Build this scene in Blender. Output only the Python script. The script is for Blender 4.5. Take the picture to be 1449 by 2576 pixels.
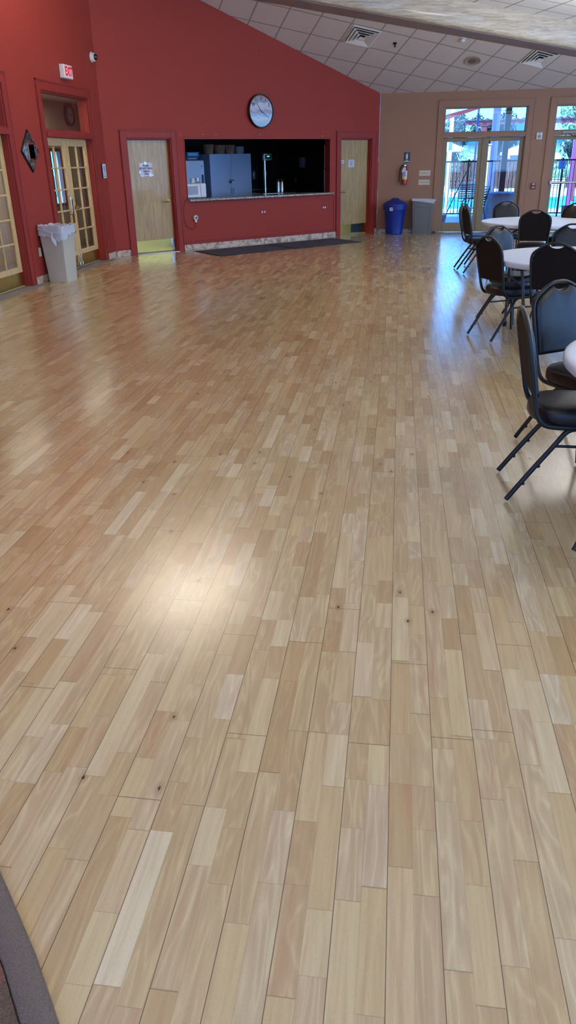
import bpy, bmesh, math, random
from mathutils import Vector, Matrix
PI = math.pi
random.seed(7)
for o in list(bpy.data.objects): bpy.data.objects.remove(o)
SC = bpy.context.scene; C = SC.collection

# ------------------------------------------------------------------ camera
cam = bpy.data.cameras.new('camera'); camo = bpy.data.objects.new('camera', cam); C.objects.link(camo)
SC.camera = camo
f_px, pitch, roll, yaw = 1870.611, 0.442857, -0.0185377, -0.1435095
cam.sensor_fit = 'VERTICAL'; cam.sensor_height = 36.0; cam.lens = f_px / 2576 * 36.0
cam.clip_start = 0.05; cam.clip_end = 400
fw = Vector((math.sin(yaw)*math.cos(pitch), math.cos(yaw)*math.cos(pitch), -math.sin(pitch)))
rt = Vector((math.cos(yaw), -math.sin(yaw), 0)); up = rt.cross(fw)
r2 = math.cos(roll)*rt + math.sin(roll)*up; u2 = -math.sin(roll)*rt + math.cos(roll)*up
M = Matrix((r2, u2, -fw)).transposed().to_4x4(); M.translation = (0, 0, 1.62)
camo.matrix_world = M

# ------------------------------------------------------------------ world, sun, lights, exposure
SC.view_settings.view_transform = 'Standard'; SC.view_settings.look = 'None'
SC.view_settings.gamma = 1.0; SC.view_settings.use_curve_mapping = False
SC.view_settings.exposure = -0.28
W = bpy.data.worlds.new('sky'); SC.world = W; W.use_nodes = True
wn = W.node_tree.nodes; wl = W.node_tree.links
bg = wn['Background']
tc = wn.new('ShaderNodeTexCoord'); sx = wn.new('ShaderNodeSeparateXYZ'); rp = wn.new('ShaderNodeValToRGB')
wl.new(tc.outputs['Generated'], sx.inputs[0]); wl.new(sx.outputs['Z'], rp.inputs[0]); wl.new(rp.outputs[0], bg.inputs['Color'])
rp.color_ramp.elements[0].position = 0.0; rp.color_ramp.elements[0].color = (0.10, 0.42, 1.0, 1)
rp.color_ramp.elements[1].position = 0.6; rp.color_ramp.elements[1].color = (0.08, 0.32, 1.0, 1)
bg.inputs['Strength'].default_value = 9.5

def lamp(name, kind, loc, energy, color, rot=(0, 0, 0), size=(1, 1), **kw):
    l = bpy.data.lights.new(name, kind); l.energy = energy; l.color = color
    if kind == 'AREA': l.shape = 'RECTANGLE'; l.size, l.size_y = size
    for k, v in kw.items(): setattr(l, k, v)
    o = bpy.data.objects.new(name, l); C.objects.link(o); o.location = loc; o.rotation_euler = rot
    return o
# afternoon sun from behind the building: never enters the hall, lights the pool deck
lamp('sun', 'SUN', (0, 0, 20), 11.0, (0.72, 0.88, 1.0), rot=(math.radians(38), 0, math.radians(-28)), angle=0.01)
# daylight through the tall windows of the right wall (they lie outside the frame)
for y in (1.5, 6.0, 10.5, 15.0):
    lamp('window_daylight', 'AREA', (8.93, y, 1.75), 62, (0.66, 0.78, 1.0), rot=(0, PI/2, 0), size=(2.4, 2.6))
# daylight from the windows of the wall behind the photographer
for x in (-3.0, 1.5, 6.0):
    lamp('window_daylight', 'AREA', (x, -2.93, 2.2), 36, (1.0, 0.90, 0.74), rot=(PI/2, 0, 0), size=(2.8, 2.4))
# unseen up-and-down lamps added to brighten ceiling and hall (see fill_lamp below)
FILL_LAMPS = ((-3.6, 1.0, 3.9), (4.2, 3.0, 3.2), (-3.2, 10.4, 4.25), (5.2, 9.5, 2.95), (3.95, 13.2, 2.6))
for x, y, z in FILL_LAMPS:
    lamp('fill_light_up', 'AREA', (x, y, z+0.11), 240 if y > 13 else 185, (1.0, 0.79, 0.54) if y < 8 else ((1.0, 0.95, 0.86) if y > 13 else (1.0, 0.86, 0.68)), rot=(PI, 0, 0), size=(1.2, 1.2))
    lamp('fill_light_down', 'AREA', (x, y, z), 12, (1.0, 0.82, 0.58), size=(1.2, 1.2))
# dim light in the lobby behind the french doors
lamp('lobby_light', 'AREA', (-6.1, 12.8, 2.66), 65, (1.0, 0.90, 0.74), size=(0.8, 5.0))

# ------------------------------------------------------------------ helpers
def lin(c):
    return tuple((v/12.92 if v <= 0.04045 else ((v+0.055)/1.055)**2.4) for v in c)
def rgb(r, g, b): return lin((r/255, g/255, b/255)) + (1,)
def newmat(name):
    m = bpy.data.materials.new(name); m.use_nodes = True
    return m, m.node_tree.nodes, m.node_tree.links, m.node_tree.nodes['Principled BSDF']
class NT:
    """small helper for node maths"""
    def __init__(s, n, l): s.n, s.l = n, l
    def put(s, node, i, v):
        if isinstance(v, bpy.types.NodeSocket): s.l.new(v, node.inputs[i])
        elif v is not None: node.inputs[i].default_value = v
    def m(s, op, a, b=None, c=None):
        x = s.n.new('ShaderNodeMath'); x.operation = op; s.put(x, 0, a); s.put(x, 1, b); s.put(x, 2, c); return x.outputs[0]
    def xyz(s, a, b, c):
        x = s.n.new('ShaderNodeCombineXYZ'); s.put(x, 0, a); s.put(x, 1, b); s.put(x, 2, c); return x.outputs[0]
    def wn(s, v):
        x = s.n.new('ShaderNodeTexWhiteNoise'); x.noise_dimensions = '3D'; s.l.new(v, x.inputs['Vector']); return x.outputs['Value']
    def noise(s, v, scale=1.0, detail=3, dist=0.0):
        x = s.n.new('ShaderNodeTexNoise'); s.l.new(v, x.inputs['Vector']); x.inputs['Scale'].default_value = scale
        x.inputs['Detail'].default_value = detail; x.inputs['Distortion'].default_value = dist; return x.outputs['Fac']
    def mix(s, f, a, b, mode='MIX'):
        x = s.n.new('ShaderNodeMix'); x.data_type = 'RGBA'; x.blend_type = mode
        s.put(x, 0, f); s.put(x, 6, a); s.put(x, 7, b); return x.outputs[2]
    def ramp(s, f, stops):
        x = s.n.new('ShaderNodeValToRGB'); s.l.new(f, x.inputs[0]); e = x.color_ramp.elements
        while len(e) < len(stops): e.new(0.5)
        for k, (p, c) in enumerate(stops): e[k].position = p; e[k].color = c
        return x.outputs[0]

def pbr(name, col, rough=0.5, metal=0.0, var=0.06, scale=8.0, bump=0.0, bscale=60.0, coat=0.0, spec=0.5, emit=None, es=0.0, trans=0.0):
    m, n, l, b = newmat(name)
    b.inputs['Roughness'].default_value = rough; b.inputs['Metallic'].default_value = metal
    b.inputs['Coat Weight'].default_value = coat; b.inputs['Specular IOR Level'].default_value = spec
    if trans: b.inputs['Transmission Weight'].default_value = trans
    t = n.new('ShaderNodeTexCoord')
    nz = n.new('ShaderNodeTexNoise'); nz.inputs['Scale'].default_value = scale; nz.inputs['Detail'].default_value = 4
    l.new(t.outputs['Object'], nz.inputs['Vector'])
    mx = n.new('ShaderNodeMix'); mx.data_type = 'RGBA'
    mx.inputs[6].default_value = tuple(v*(1-var) for v in col[:3]) + (1,)
    mx.inputs[7].default_value = tuple(min(1, v*(1+var)) for v in col[:3]) + (1,)
    l.new(nz.outputs['Fac'], mx.inputs[0]); l.new(mx.outputs[2], b.inputs['Base Color'])
    if bump:
        nb = n.new('ShaderNodeTexNoise'); nb.inputs['Scale'].default_value = bscale; nb.inputs['Detail'].default_value = 3
        l.new(t.outputs['Object'], nb.inputs['Vector'])
        bp = n.new('ShaderNodeBump'); bp.inputs['Strength'].default_value = bump; bp.inputs['Distance'].default_value = 0.01
        l.new(nb.outputs['Fac'], bp.inputs['Height']); l.new(bp.outputs[0], b.inputs['Normal'])
    if emit:
        b.inputs['Emission Color'].default_value = emit; b.inputs['Emission Strength'].default_value = es
    return m
class MB:
    def __init__(s): s.v = []; s.f = []
    def add(s, vs, fs):
        k = len(s.v); s.v += [tuple(p) for p in vs]; s.f += [tuple(i+k for i in f) for f in fs]; return s
    def box(s, x0, x1, y0, y1, z0, z1):
        return s.add([(x0,y0,z0),(x1,y0,z0),(x1,y1,z0),(x0,y1,z0),(x0,y0,z1),(x1,y0,z1),(x1,y1,z1),(x0,y1,z1)],
                     [(0,3,2,1),(4,5,6,7),(0,1,5,4),(1,2,6,5),(2,3,7,6),(3,0,4,7)])
    def prism(s, poly, a, b, axis='y'):
        n = len(poly)
        def P(p, t):
            if axis == 'y': return (p[0], t, p[1])
            if axis == 'z': return (p[0], p[1], t)
            return (t, p[0], p[1])
        vs = [P(p, a) for p in poly] + [P(p, b) for p in poly]
        fs = [tuple(range(n-1, -1, -1)), tuple(range(n, 2*n))] + [(i, (i+1) % n, (i+1) % n+n, i+n) for i in range(n)]
        return s.add(vs, fs)
    def ring_surface(s, rings, closed_u=True, cap=True):
        n = len(rings[0]); vs = [p for r in rings for p in r]; fs = []
        for j in range(len(rings)-1):
            for i in range(n if closed_u else n-1):
                i2 = (i+1) % n; fs.append((j*n+i, j*n+i2, (j+1)*n+i2, (j+1)*n+i))
        if cap: fs.append(tuple(range(n-1, -1, -1))); fs.append(tuple((len(rings)-1)*n+i for i in range(n)))
        return s.add(vs, fs)
    def lathe(s, prof, n=24, c=(0, 0, 0), sx=1, sy=1):
        return s.ring_surface([[(c[0]+r*sx*math.cos(2*PI*i/n), c[1]+r*sy*math.sin(2*PI*i/n), c[2]+z) for i in range(n)] for r, z in prof])
    def tube(s, pts, r, n=8, closed=False, cap=True, ry=None):
        P = [Vector(p) for p in pts]; L = len(P); rings = []; prev = None
        for i in range(L):
            if closed: t = (P[(i+1) % L]-P[i-1]).normalized()
            else: t = (P[min(i+1, L-1)]-P[max(i-1, 0)]).normalized()
            if prev is None:
                a = Vector((0, 0, 1)) if abs(t.z) < 0.9 else Vector((0, 1, 0)); nn = t.cross(a).normalized()
            else:
                nn = (prev - t*prev.dot(t)).normalized()
            prev = nn; bb = t.cross(nn); rr = r[i] if isinstance(r, (list, tuple)) else r
            r_y = rr if ry is None else ry
            rings.append([tuple(P[i]+nn*rr*math.cos(2*PI*k/n)+bb*r_y*math.sin(2*PI*k/n)) for k in range(n)])
        if closed: rings.append(rings[0]); cap = False
        return s.ring_surface(rings, cap=cap)
    def rod(s, a, b, r, n=8): return s.tube([a, b], r, n)
    def xf(s, M, start=0):
        s.v[start:] = [tuple(M @ Vector(p)) for p in s.v[start:]]; return s
    def build(s, name, mat, parent=None, smooth=True, bevel=0.0, seg=2, ang=40):
        me = bpy.data.meshes.new(name); me.from_pydata(s.v, [], s.f)
        bm = bmesh.new(); bm.from_mesh(me); bmesh.ops.recalc_face_normals(bm, faces=bm.faces); bm.to_mesh(me); bm.free()
        if smooth:
            me.polygons.foreach_set('use_smooth', [True]*len(me.polygons)); me.set_sharp_from_angle(angle=math.radians(ang))
        me.materials.append(mat); o = bpy.data.objects.new(name, me); C.objects.link(o)
        if parent: o.parent = parent
        if bevel:
            bv = o.modifiers.new('bevel', 'BEVEL'); bv.width = bevel; bv.segments = seg; bv.limit_method = 'ANGLE'; bv.angle_limit = math.radians(35)
            bv.harden_normals = False
        return o
def box(*a): return MB().box(*a)
def tag(o, label=None, cat=None, group=None, kind=None):
    if label: o['label'] = label
    if cat: o['category'] = cat
    if group: o['group'] = group
    if kind: o['kind'] = kind
    return o
def thing(name, loc, rz, label, cat, group=None, kind=None):
    o = bpy.data.objects.new(name, None); o.empty_display_size = 0.1; C.objects.link(o); o.location = loc; o.rotation_euler = (0, 0, rz)
    return tag(o, label, cat, group, kind)
def place(o, loc, rz=0): o.location = loc; o.rotation_euler = (0, 0, rz); return o
def kids(o): return [c for c in bpy.data.objects if c.parent == o]
def copy_tree(o, parent=None):
    c = o.copy(); C.objects.link(c)
    if parent: c.parent = parent
    for ch in kids(o): copy_tree(ch, c)
    return c
def catmull(pts, k=6, closed=False):
    P = [Vector(p) for p in pts]; out = []; L = len(P)
    for i in range(L if closed else L-1):
        if closed: a, b, c, d = P[i-1], P[i], P[(i+1) % L], P[(i+2) % L]
        else: a, b, c, d = P[max(i-1, 0)], P[i], P[i+1], P[min(i+2, L-1)]
        for j in range(k):
            t = j/k
            out.append(0.5*((2*b)+(c-a)*t+(2*a-5*b+4*c-d)*t*t+(3*b-a-3*c+d)*t**3))
    if not closed: out.append(P[-1])
    return out
def text(name, body, size, mat, parent, loc, rot=(PI/2, 0, 0), align='CENTER', extrude=0.001, sx=1.0, bold=0.0):
    cu = bpy.data.curves.new(name, 'FONT'); cu.body = body; cu.size = size; cu.align_x = align; cu.align_y = 'CENTER'
    cu.extrude = extrude; cu.offset = bold; cu.space_line = 1.0
    t = bpy.data.objects.new(name+'_curve', cu); C.objects.link(t)
    bpy.context.view_layer.update()
    me = bpy.data.meshes.new_from_object(t.evaluated_get(bpy.context.evaluated_depsgraph_get()))
    bpy.data.objects.remove(t); bpy.data.curves.remove(cu)
    me.materials.clear(); me.materials.append(mat)
    o = bpy.data.objects.new(name, me); C.objects.link(o); o.parent = parent
    o.location = loc; o.rotation_euler = rot; o.scale = (sx, 1, 1)
    return o

# ------------------------------------------------------------------ materials
RED = pbr('red_wall_paint', rgb(152, 57, 46), 0.6, var=0.04, scale=1.5, bump=0.08, bscale=140, spec=0.2)
REDTRIM = pbr('red_trim_paint', rgb(144, 50, 41), 0.48, var=0.03, scale=2, spec=0.25)
TAN = pbr('tan_wall_paint', rgb(156, 116, 92), 0.6, var=0.04, scale=1.5, bump=0.08, bscale=140, spec=0.2)
TANTRIM = pbr('tan_trim_paint', rgb(154, 114, 90), 0.5, var=0.03, spec=0.25)
BROWNJAMB = pbr('tan_door_paint', rgb(130, 112, 80), 0.45, var=0.04)
BEIGE = pbr('lobby_wall_paint', rgb(190, 170, 150), 0.6)
OLIVE = pbr('lobby_curtain_cloth', rgb(170, 160, 100), 0.8)
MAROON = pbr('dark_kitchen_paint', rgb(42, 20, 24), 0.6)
BLACKV = pbr('black_vinyl', rgb(13, 14, 19), 0.38, var=0.10, scale=25, bump=0.12, bscale=260, spec=0.4)
BROWNBK = pbr('dark_brown_chair_back', rgb(20, 14, 13), 0.75, var=0.1, scale=30, bump=0.1, bscale=200, spec=0.2)
BLACKM = pbr('black_hammered_metal', rgb(18, 19, 23), 0.34, metal=0.3, var=0.15, scale=90, bump=0.25, bscale=420, spec=0.6)
RUBBER = pbr('black_rubber', rgb(16, 16, 17), 0.8)
TABLEW = pbr('white_table_plastic', rgb(204, 212, 224), 0.42, var=0.02, bump=0.08, bscale=300)
GREYM = pbr('grey_painted_steel', rgb(74, 77, 82), 0.4, metal=0.3)
CHROME = pbr('brushed_chrome', rgb(205, 205, 205), 0.22, metal=1.0)
BRASS = pbr('polished_brass', rgb(205, 172, 92), 0.24, metal=1.0, var=0.1, scale=5)
WHITEP = pbr('white_plastic', rgb(228, 226, 220), 0.4)
CREAMP = pbr('cream_plastic', rgb(198, 186, 162), 0.45)
IVORY = pbr('ivory_bin_plastic', rgb(192, 186, 166), 0.42, var=0.03, bump=0.1, bscale=250)
BLACKP = pbr('black_plastic', rgb(18, 18, 20), 0.35)
PAPER = pbr('white_paper', rgb(216, 216, 226), 0.7, var=0.04, scale=20)
INK = pbr('black_ink', rgb(40, 38, 44), 0.7)
REDINK = pbr('red_ink', rgb(170, 32, 40), 0.6)
REDP = pbr('red_enamel', rgb(178, 24, 28), 0.25, coat=0.4)
YELLOW = pbr('yellow_label', rgb(226, 206, 60), 0.5)
BLUEBIN = pbr('blue_bin_plastic', rgb(8, 38, 128), 0.38, var=0.06, bump=0.1, bscale=200)
GREYBIN = pbr('grey_bin_plastic', rgb(100, 101, 98), 0.45, bump=0.08, bscale=200)
BAGM = pbr('translucent_bag_film', rgb(226, 226, 230), 0.3, var=0.05, scale=12, bump=0.5, bscale=30, trans=0.35)
GREYSTEEL = pbr('blue_grey_cabinet_enamel', rgb(176, 194, 226), 0.4, var=0.03, scale=3)
FRIDGEM = pbr('pale_grey_fridge_enamel', rgb(186, 196, 216), 0.35, var=0.03)
GREYRUB = pbr('grey_threshold_rubber', rgb(118, 112, 110), 0.7)
GLASSM, n, l, b = newmat('clear_glass')
n.remove(b); tr = n.new('ShaderNodeBsdfTransparent'); gl = n.new('ShaderNodeBsdfGlossy'); ly = n.new('ShaderNodeFresnel'); mx = n.new('ShaderNodeMixShader')
tr.inputs[0].default_value = (0.93, 0.95, 0.95, 1); gl.inputs['Roughness'].default_value = 0.02; ly.inputs[0].default_value = 1.45
gg = n.new('ShaderNodeNewGeometry'); tt = NT(n, l); l.new(tt.m('MULTIPLY', tt.m('MULTIPLY', ly.outputs[0], 1.6), tt.m('SUBTRACT', 1.0, gg.outputs['Backfacing'])), mx.inputs[0]); l.new(tr.outputs[0], mx.inputs[1]); l.new(gl.outputs[0], mx.inputs[2]); l.new(mx.outputs[0], n['Material Output'].inputs[0])

# pale wood veneer of doors
def wood(name, c1, c2, axis='z', rough=0.4, s=1.0, coat=0.15):
    m, n, l, b = newmat(name); t = NT(n, l); tcn = n.new('ShaderNodeTexCoord'); mp = n.new('ShaderNodeMapping')
    l.new(tcn.outputs['Object'], mp.inputs['Vector'])
    mp.inputs['Scale'].default_value = {'z': (14*s, 14*s, 1.0*s), 'x': (1.0*s, 14*s, 14*s), 'y': (14*s, 1.0*s, 14*s)}[axis]
    a = t.noise(mp.outputs[0], 1.6, 6, 1.2); g = t.noise(mp.outputs[0], 9.0, 4, 0.3)
    f = t.m('ADD', t.m('MULTIPLY', a, 0.7), t.m('MULTIPLY', g, 0.3))
    l.new(t.ramp(f, [(0.36, c1), (0.62, c2)]), b.inputs['Base Color'])
    b.inputs['Roughness'].default_value = rough; b.inputs['Coat Weight'].default_value = coat
    return m
VENEER = wood('pale_oak_veneer', rgb(150, 121, 72), rgb(180, 152, 100))
MAPLE = wood('maple_door_wood', rgb(206, 172, 112), rgb(222, 192, 136), rough=0.32)
PINE = wood('whitewashed_pine', rgb(150, 136, 114), rgb(196, 184, 164), axis='x', rough=0.5, s=1.3)
FENCEW = wood('weathered_fence_wood', rgb(52, 30, 24), rgb(116, 78, 60), rough=0.8, coat=0)

# beech strip floor
FLOOR, n, l, b = newmat('beech_strip_floor'); t = NT(n, l)
tcn = n.new('ShaderNodeTexCoord'); sp = n.new('ShaderNodeSeparateXYZ'); l.new(tcn.outputs['Object'], sp.inputs[0])
X, Y = sp.outputs['X'], sp.outputs['Y']
BW = 0.1265
u = t.m('DIVIDE', t.m('ADD', X, 0.208+BW*100), BW); bi = t.m('FLOOR', u); fu = t.m('FRACT', u)
st = t.m('MULTIPLY', u, 2.0); si = t.m('FLOOR', st); fs = t.m('FRACT', st)
rs = t.wn(t.xyz(si, 3.7, 1.3)); rb = t.wn(t.xyz(bi, 9.1, 4.2))
rl = t.wn(t.xyz(si, 5.9, 7.7))
ll = t.m('ADD', 0.24, t.m('MULTIPLY', rl, 0.16))
lv = t.m('DIVIDE', t.m('ADD', Y, t.m('ADD', 50.0, t.m('MULTIPLY', rs, 3.0))), ll)
# uneven strip lengths: warp the running coordinate a little
lv = t.m('ADD', lv, t.m('MULTIPLY', t.m('SINE', t.m('ADD', t.m('MULTIPLY', lv, 1.9), t.m('MULTIPLY', rs, 20.0))), 0.33))
li = t.m('FLOOR', lv); fl = t.m('FRACT', lv)
h1 = t.wn(t.xyz(si, li, 0.5)); h2 = t.wn(t.xyz(si, li, 7.5)); h3 = t.wn(t.xyz(si, li, 15.5))
base = t.ramp(h1, [(0.0, rgb(184, 158, 110)), (0.15, rgb(196, 173, 124)), (0.5, rgb(203, 184, 136)), (0.85, rgb(208, 191, 147)), (1.0, rgb(216, 203, 164))])
pink = t.mix(t.m('MULTIPLY', t.m('GREATER_THAN', h2, 0.78), 0.26), base, rgb(186, 152, 110))
dark = t.mix(t.m('MULTIPLY', t.m('GREATER_THAN', h3, 0.95), 0.36), pink, rgb(158, 120, 86))
ox = t.m('MULTIPLY', h2, 37.0); oy = t.m('MULTIPLY', h3, 61.0)
gv = t.xyz(t.m('ADD', t.m('MULTIPLY', X, 60.0), ox), t.m('ADD', t.m('MULTIPLY', Y, 3.2), oy), 0.0)
g1 = t.noise(gv, 1.0, 6, 0.6)
cv = t.xyz(t.m('ADD', t.m('MULTIPLY', X, 13.0), ox), t.m('ADD', t.m('MULTIPLY', Y, 1.7), oy), 0.0)
cath = t.noise(cv, 1.0, 2, 0.5)
rings = t.m('PINGPONG', t.m('MULTIPLY', cath, 15.0), 1.0)
rings = t.m('POWER', rings, 2.5)
ringamt = t.m('MULTIPLY', t.m('LESS_THAN', t.m('ABSOLUTE', t.m('SUBTRACT', h3, 0.45)), 0.3), 0.30)
c1 = t.mix(t.m('MULTIPLY', t.m('SUBTRACT', 1.0, rings), ringamt), dark, rgb(150, 116, 82))
c2 = t.mix(t.m('MULTIPLY', t.m('MAXIMUM', t.m('SUBTRACT', g1, 0.35), 0.0), 0.9), c1, rgb(150, 118, 80))
# fine flecks
fv = t.xyz(t.m('MULTIPLY', X, 900.0), t.m('MULTIPLY', Y, 130.0), h1)
fk = t.noise(fv, 1.0, 2, 0.0)
c2 = t.mix(t.m('MULTIPLY', t.m('GREATER_THAN', fk, 0.60), 0.13), c2, rgb(140, 104, 70))
# broad streaks of heartwood
hv = t.xyz(t.m('ADD', t.m('MULTIPLY', X, 22.0), oy), t.m('ADD', t.m('MULTIPLY', Y, 1.1), ox), 0.0)
hs = t.noise(hv, 1.0, 3, 0.8)
c2 = t.mix(t.m('MULTIPLY', t.m('MAXIMUM', t.m('SUBTRACT', hs, 0.56), 0.0), 2.2), c2, rgb(170, 120, 84))
# knots
vo = n.new('ShaderNodeTexVoronoi'); vo.voronoi_dimensions = '2D'; vo.inputs['Scale'].default_value = 1.0; vo.inputs['Randomness'].default_value = 1.0
l.new(t.xyz(t.m('MULTIPLY', X, 5.6), t.m('MULTIPLY', Y, 3.1), 0.0), vo.inputs['Vector'])
kd = t.m('ADD', vo.outputs['Distance'], t.m('MULTIPLY', t.m('SUBTRACT', t.noise(t.xyz(t.m('MULTIPLY', X, 140.0), t.m('MULTIPLY', Y, 60.0), 0.0), 1.0, 2), 0.5), 0.05))
ksel = t.m('GREATER_THAN', t.wn(vo.outputs['Position']), 0.80)
halo = t.m('MULTIPLY', t.m('MAXIMUM', t.m('SUBTRACT', 1.0, t.m('DIVIDE', kd, 0.11)), 0.0), ksel)
core = t.m('MULTIPLY', t.m('LESS_THAN', kd, 0.022), ksel)
c2 = t.mix(t.m('MULTIPLY', halo, 0.55), c2, rgb(140, 98, 66))
c2 = t.mix(t.m('MULTIPLY', core, 0.88), c2, rgb(48, 30, 24))
# gaps
sd = t.m('MULTIPLY', t.m('MINIMUM', fu, t.m('SUBTRACT', 1.0, fu)), BW)
seam = t.m('LESS_THAN', sd, 0.0011)
sd2 = t.m('MULTIPLY', t.m('MINIMUM', fs, t.m('SUBTRACT', 1.0, fs)), BW/2)
seam2 = t.m('MULTIPLY', t.m('LESS_THAN', sd2, 0.0006), 0.22)
ed = t.m('MULTIPLY', t.m('MINIMUM', fl, t.m('SUBTRACT', 1.0, fl)), ll)
end2 = t.m('MULTIPLY', t.m('LESS_THAN', ed, 0.0008), 0.40)
bv = t.m('DIVIDE', t.m('ADD', Y, t.m('ADD', 40.0, t.m('MULTIPLY', rb, 9.0))), 2.2)
fb = t.m('FRACT', bv); bd = t.m('MULTIPLY', t.m('MINIMUM', fb, t.m('SUBTRACT', 1.0, fb)), 2.2)
bend = t.m('MULTIPLY', t.m('LESS_THAN', bd, 0.0011), 0.8)
gap = t.m('MAXIMUM', t.m('MAXIMUM', t.m('MULTIPLY', seam, 0.78), seam2), t.m('MAXIMUM', end2, bend))
col = t.mix(gap, c2, rgb(74, 50, 32))
l.new(col, b.inputs['Base Color'])
rgh = t.m('ADD', 0.17, t.m('ADD', t.m('MULTIPLY', t.noise(tcn.outputs['Object'], 1.3, 3), 0.08), t.m('MULTIPLY', h2, 0.012)))
l.new(rgh, b.inputs['Roughness']); b.inputs['Specular IOR Level'].default_value = 0.5
b.inputs['Coat Weight'].default_value = 0.38; b.inputs['Coat Roughness'].default_value = 0.15
bp = n.new('ShaderNodeBump'); bp.inputs['Strength'].default_value = 0.05; bp.inputs['Distance'].default_value = 0.001
l.new(t.m('SUBTRACT', t.m('ADD', t.m('MULTIPLY', t.noise(tcn.outputs['Object'], 9.0, 2), 0.9), t.m('MULTIPLY', h1, 0.15)), gap), bp.inputs['Height']); l.new(bp.outputs[0], b.inputs['Normal'])

def tilemat(name, light, mid):
    m, n, l, b = newmat(name); t = NT(n, l); tcn = n.new('ShaderNodeTexCoord'); s = n.new('ShaderNodeSeparateXYZ'); l.new(tcn.outputs['Object'], s.inputs[0])
    T = 0.6096
    def d(sock):
        fr = t.m('FRACT', t.m('ADD', t.m('DIVIDE', sock, T), 100.0)); return t.m('MULTIPLY', t.m('MINIMUM', fr, t.m('SUBTRACT', 1.0, fr)), T)
    dd = t.m('MINIMUM', d(s.outputs['X']), d(s.outputs['Y']))
    nz = t.noise(tcn.outputs['Object'], 160.0, 3); nb = t.noise(tcn.outputs['Object'], 1.2, 2)
    tile = t.mix(nz, mid, light)
    tile = t.mix(t.m('MULTIPLY', nb, 0.25), tile, mid)
    shadow = t.m('LESS_THAN', dd, 0.013); bar = t.m('LESS_THAN', dd, 0.009)
    c = t.mix(t.m('MULTIPLY', shadow, 0.75), tile, rgb(92, 78, 74))
    c = t.mix(bar, c, rgb(150, 138, 132))
    l.new(c, b.inputs['Base Color']); b.inputs['Roughness'].default_value = 0.85
    bp = n.new('ShaderNodeBump'); bp.inputs['Strength'].default_value = 0.35; bp.inputs['Distance'].default_value = 0.006
    h = t.m('ADD', t.m('MULTIPLY', nz, 0.4), t.m('MULTIPLY', t.m('GREATER_THAN', dd, 0.013), -1.0)); l.new(h, bp.inputs['Height']); l.new(bp.outputs[0], b.inputs['Normal'])
    return m
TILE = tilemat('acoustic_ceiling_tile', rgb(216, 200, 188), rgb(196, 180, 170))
TILE_LIT = tilemat('lit_acoustic_tile', rgb(240, 240, 240), rgb(224, 226, 228))  # lighter copy of the tile: the near ceiling's brightness put into its colour

def stonemat(name, scale=9.0):
    m, n, l, b = newmat(name); t = NT(n, l); tcn = n.new('ShaderNodeTexCoord')
    a = t.noise(tcn.outputs['Object'], scale, 6, 0.8)
    c = t.ramp(a, [(0.32, rgb(122, 96, 76)), (0.46, rgb(176, 152, 128)), (0.56, rgb(206, 192, 172)), (0.7, rgb(190, 172, 150))])
    sepx = n.new('ShaderNodeSeparateXYZ'); l.new(tcn.outputs['Object'], sepx.inputs[0])
    fr = t.m('FRACT', t.m('ADD', t.m('DIVIDE', sepx.outputs['X'], 0.33), 50.0)); jn = t.m('LESS_THAN', fr, 0.012)
    l.new(t.mix(jn, c, rgb(120, 104, 92)), b.inputs['Base Color']); b.inputs['Roughness'].default_value = 0.3
    return m
STONE = stonemat('marble_tile_baseboard')
m, n, l, b = newmat('speckled_granite'); t = NT(n, l); tcn = n.new('ShaderNodeTexCoord')
l.new(t.ramp(t.noise(tcn.outputs['Object'], 85.0, 4), [(0.38, rgb(60, 46, 40)), (0.5, rgb(150, 134, 116)), (0.62, rgb(206, 196, 178))]), b.inputs['Base Color']); b.inputs['Roughness'].default_value = 0.2
GRANITE = m
m, n, l, b = newmat('ribbed_dark_mat'); t = NT(n, l); tcn = n.new('ShaderNodeTexCoord'); s_ = n.new('ShaderNodeSeparateXYZ'); l.new(tcn.outputs['Object'], s_.inputs[0])
rb_ = t.m('FRACT', t.m('MULTIPLY', s_.outputs['Y'], 45.0))
l.new(t.mix(rb_, rgb(42, 45, 56), rgb(74, 77, 90)), b.inputs['Base Color']); b.inputs['Roughness'].default_value = 0.85; MATM = m
m, n, l, b = newmat('patterned_carpet_pile'); t = NT(n, l); tcn = n.new('ShaderNodeTexCoord')
vv = n.new('ShaderNodeTexVoronoi'); vv.inputs['Scale'].default_value = 7.0; vv.distance = 'MINKOWSKI'; l.new(tcn.outputs['Object'], vv.inputs['Vector'])
cc = t.ramp(t.wn(vv.outputs['Position']), [(0.0, rgb(92, 34, 34)), (0.45, rgb(50, 22, 26)), (0.5, rgb(160, 104, 86)), (0.75, rgb(168, 112, 92)), (0.8, rgb(160, 148, 112)), (1.0, rgb(104, 34, 36))])
pn = t.noise(tcn.outputs['Object'], 260.0, 3)
l.new(t.mix(t.m('MULTIPLY', pn, 0.75), cc, rgb(18, 10, 12)), b.inputs['Base Color']); b.inputs['Roughness'].default_value = 1.0
bp = n.new('ShaderNodeBump'); bp.inputs['Strength'].default_value = 1.0; bp.inputs['Distance'].default_value = 0.01; l.new(pn, bp.inputs['Height']); l.new(bp.outputs[0], b.inputs['Normal']); CARPET = m
GREYFELT = pbr('grey_felted_edging', rgb(132, 116, 100), 1.0, var=0.45, scale=260, bump=1.0, bscale=320)

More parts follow.
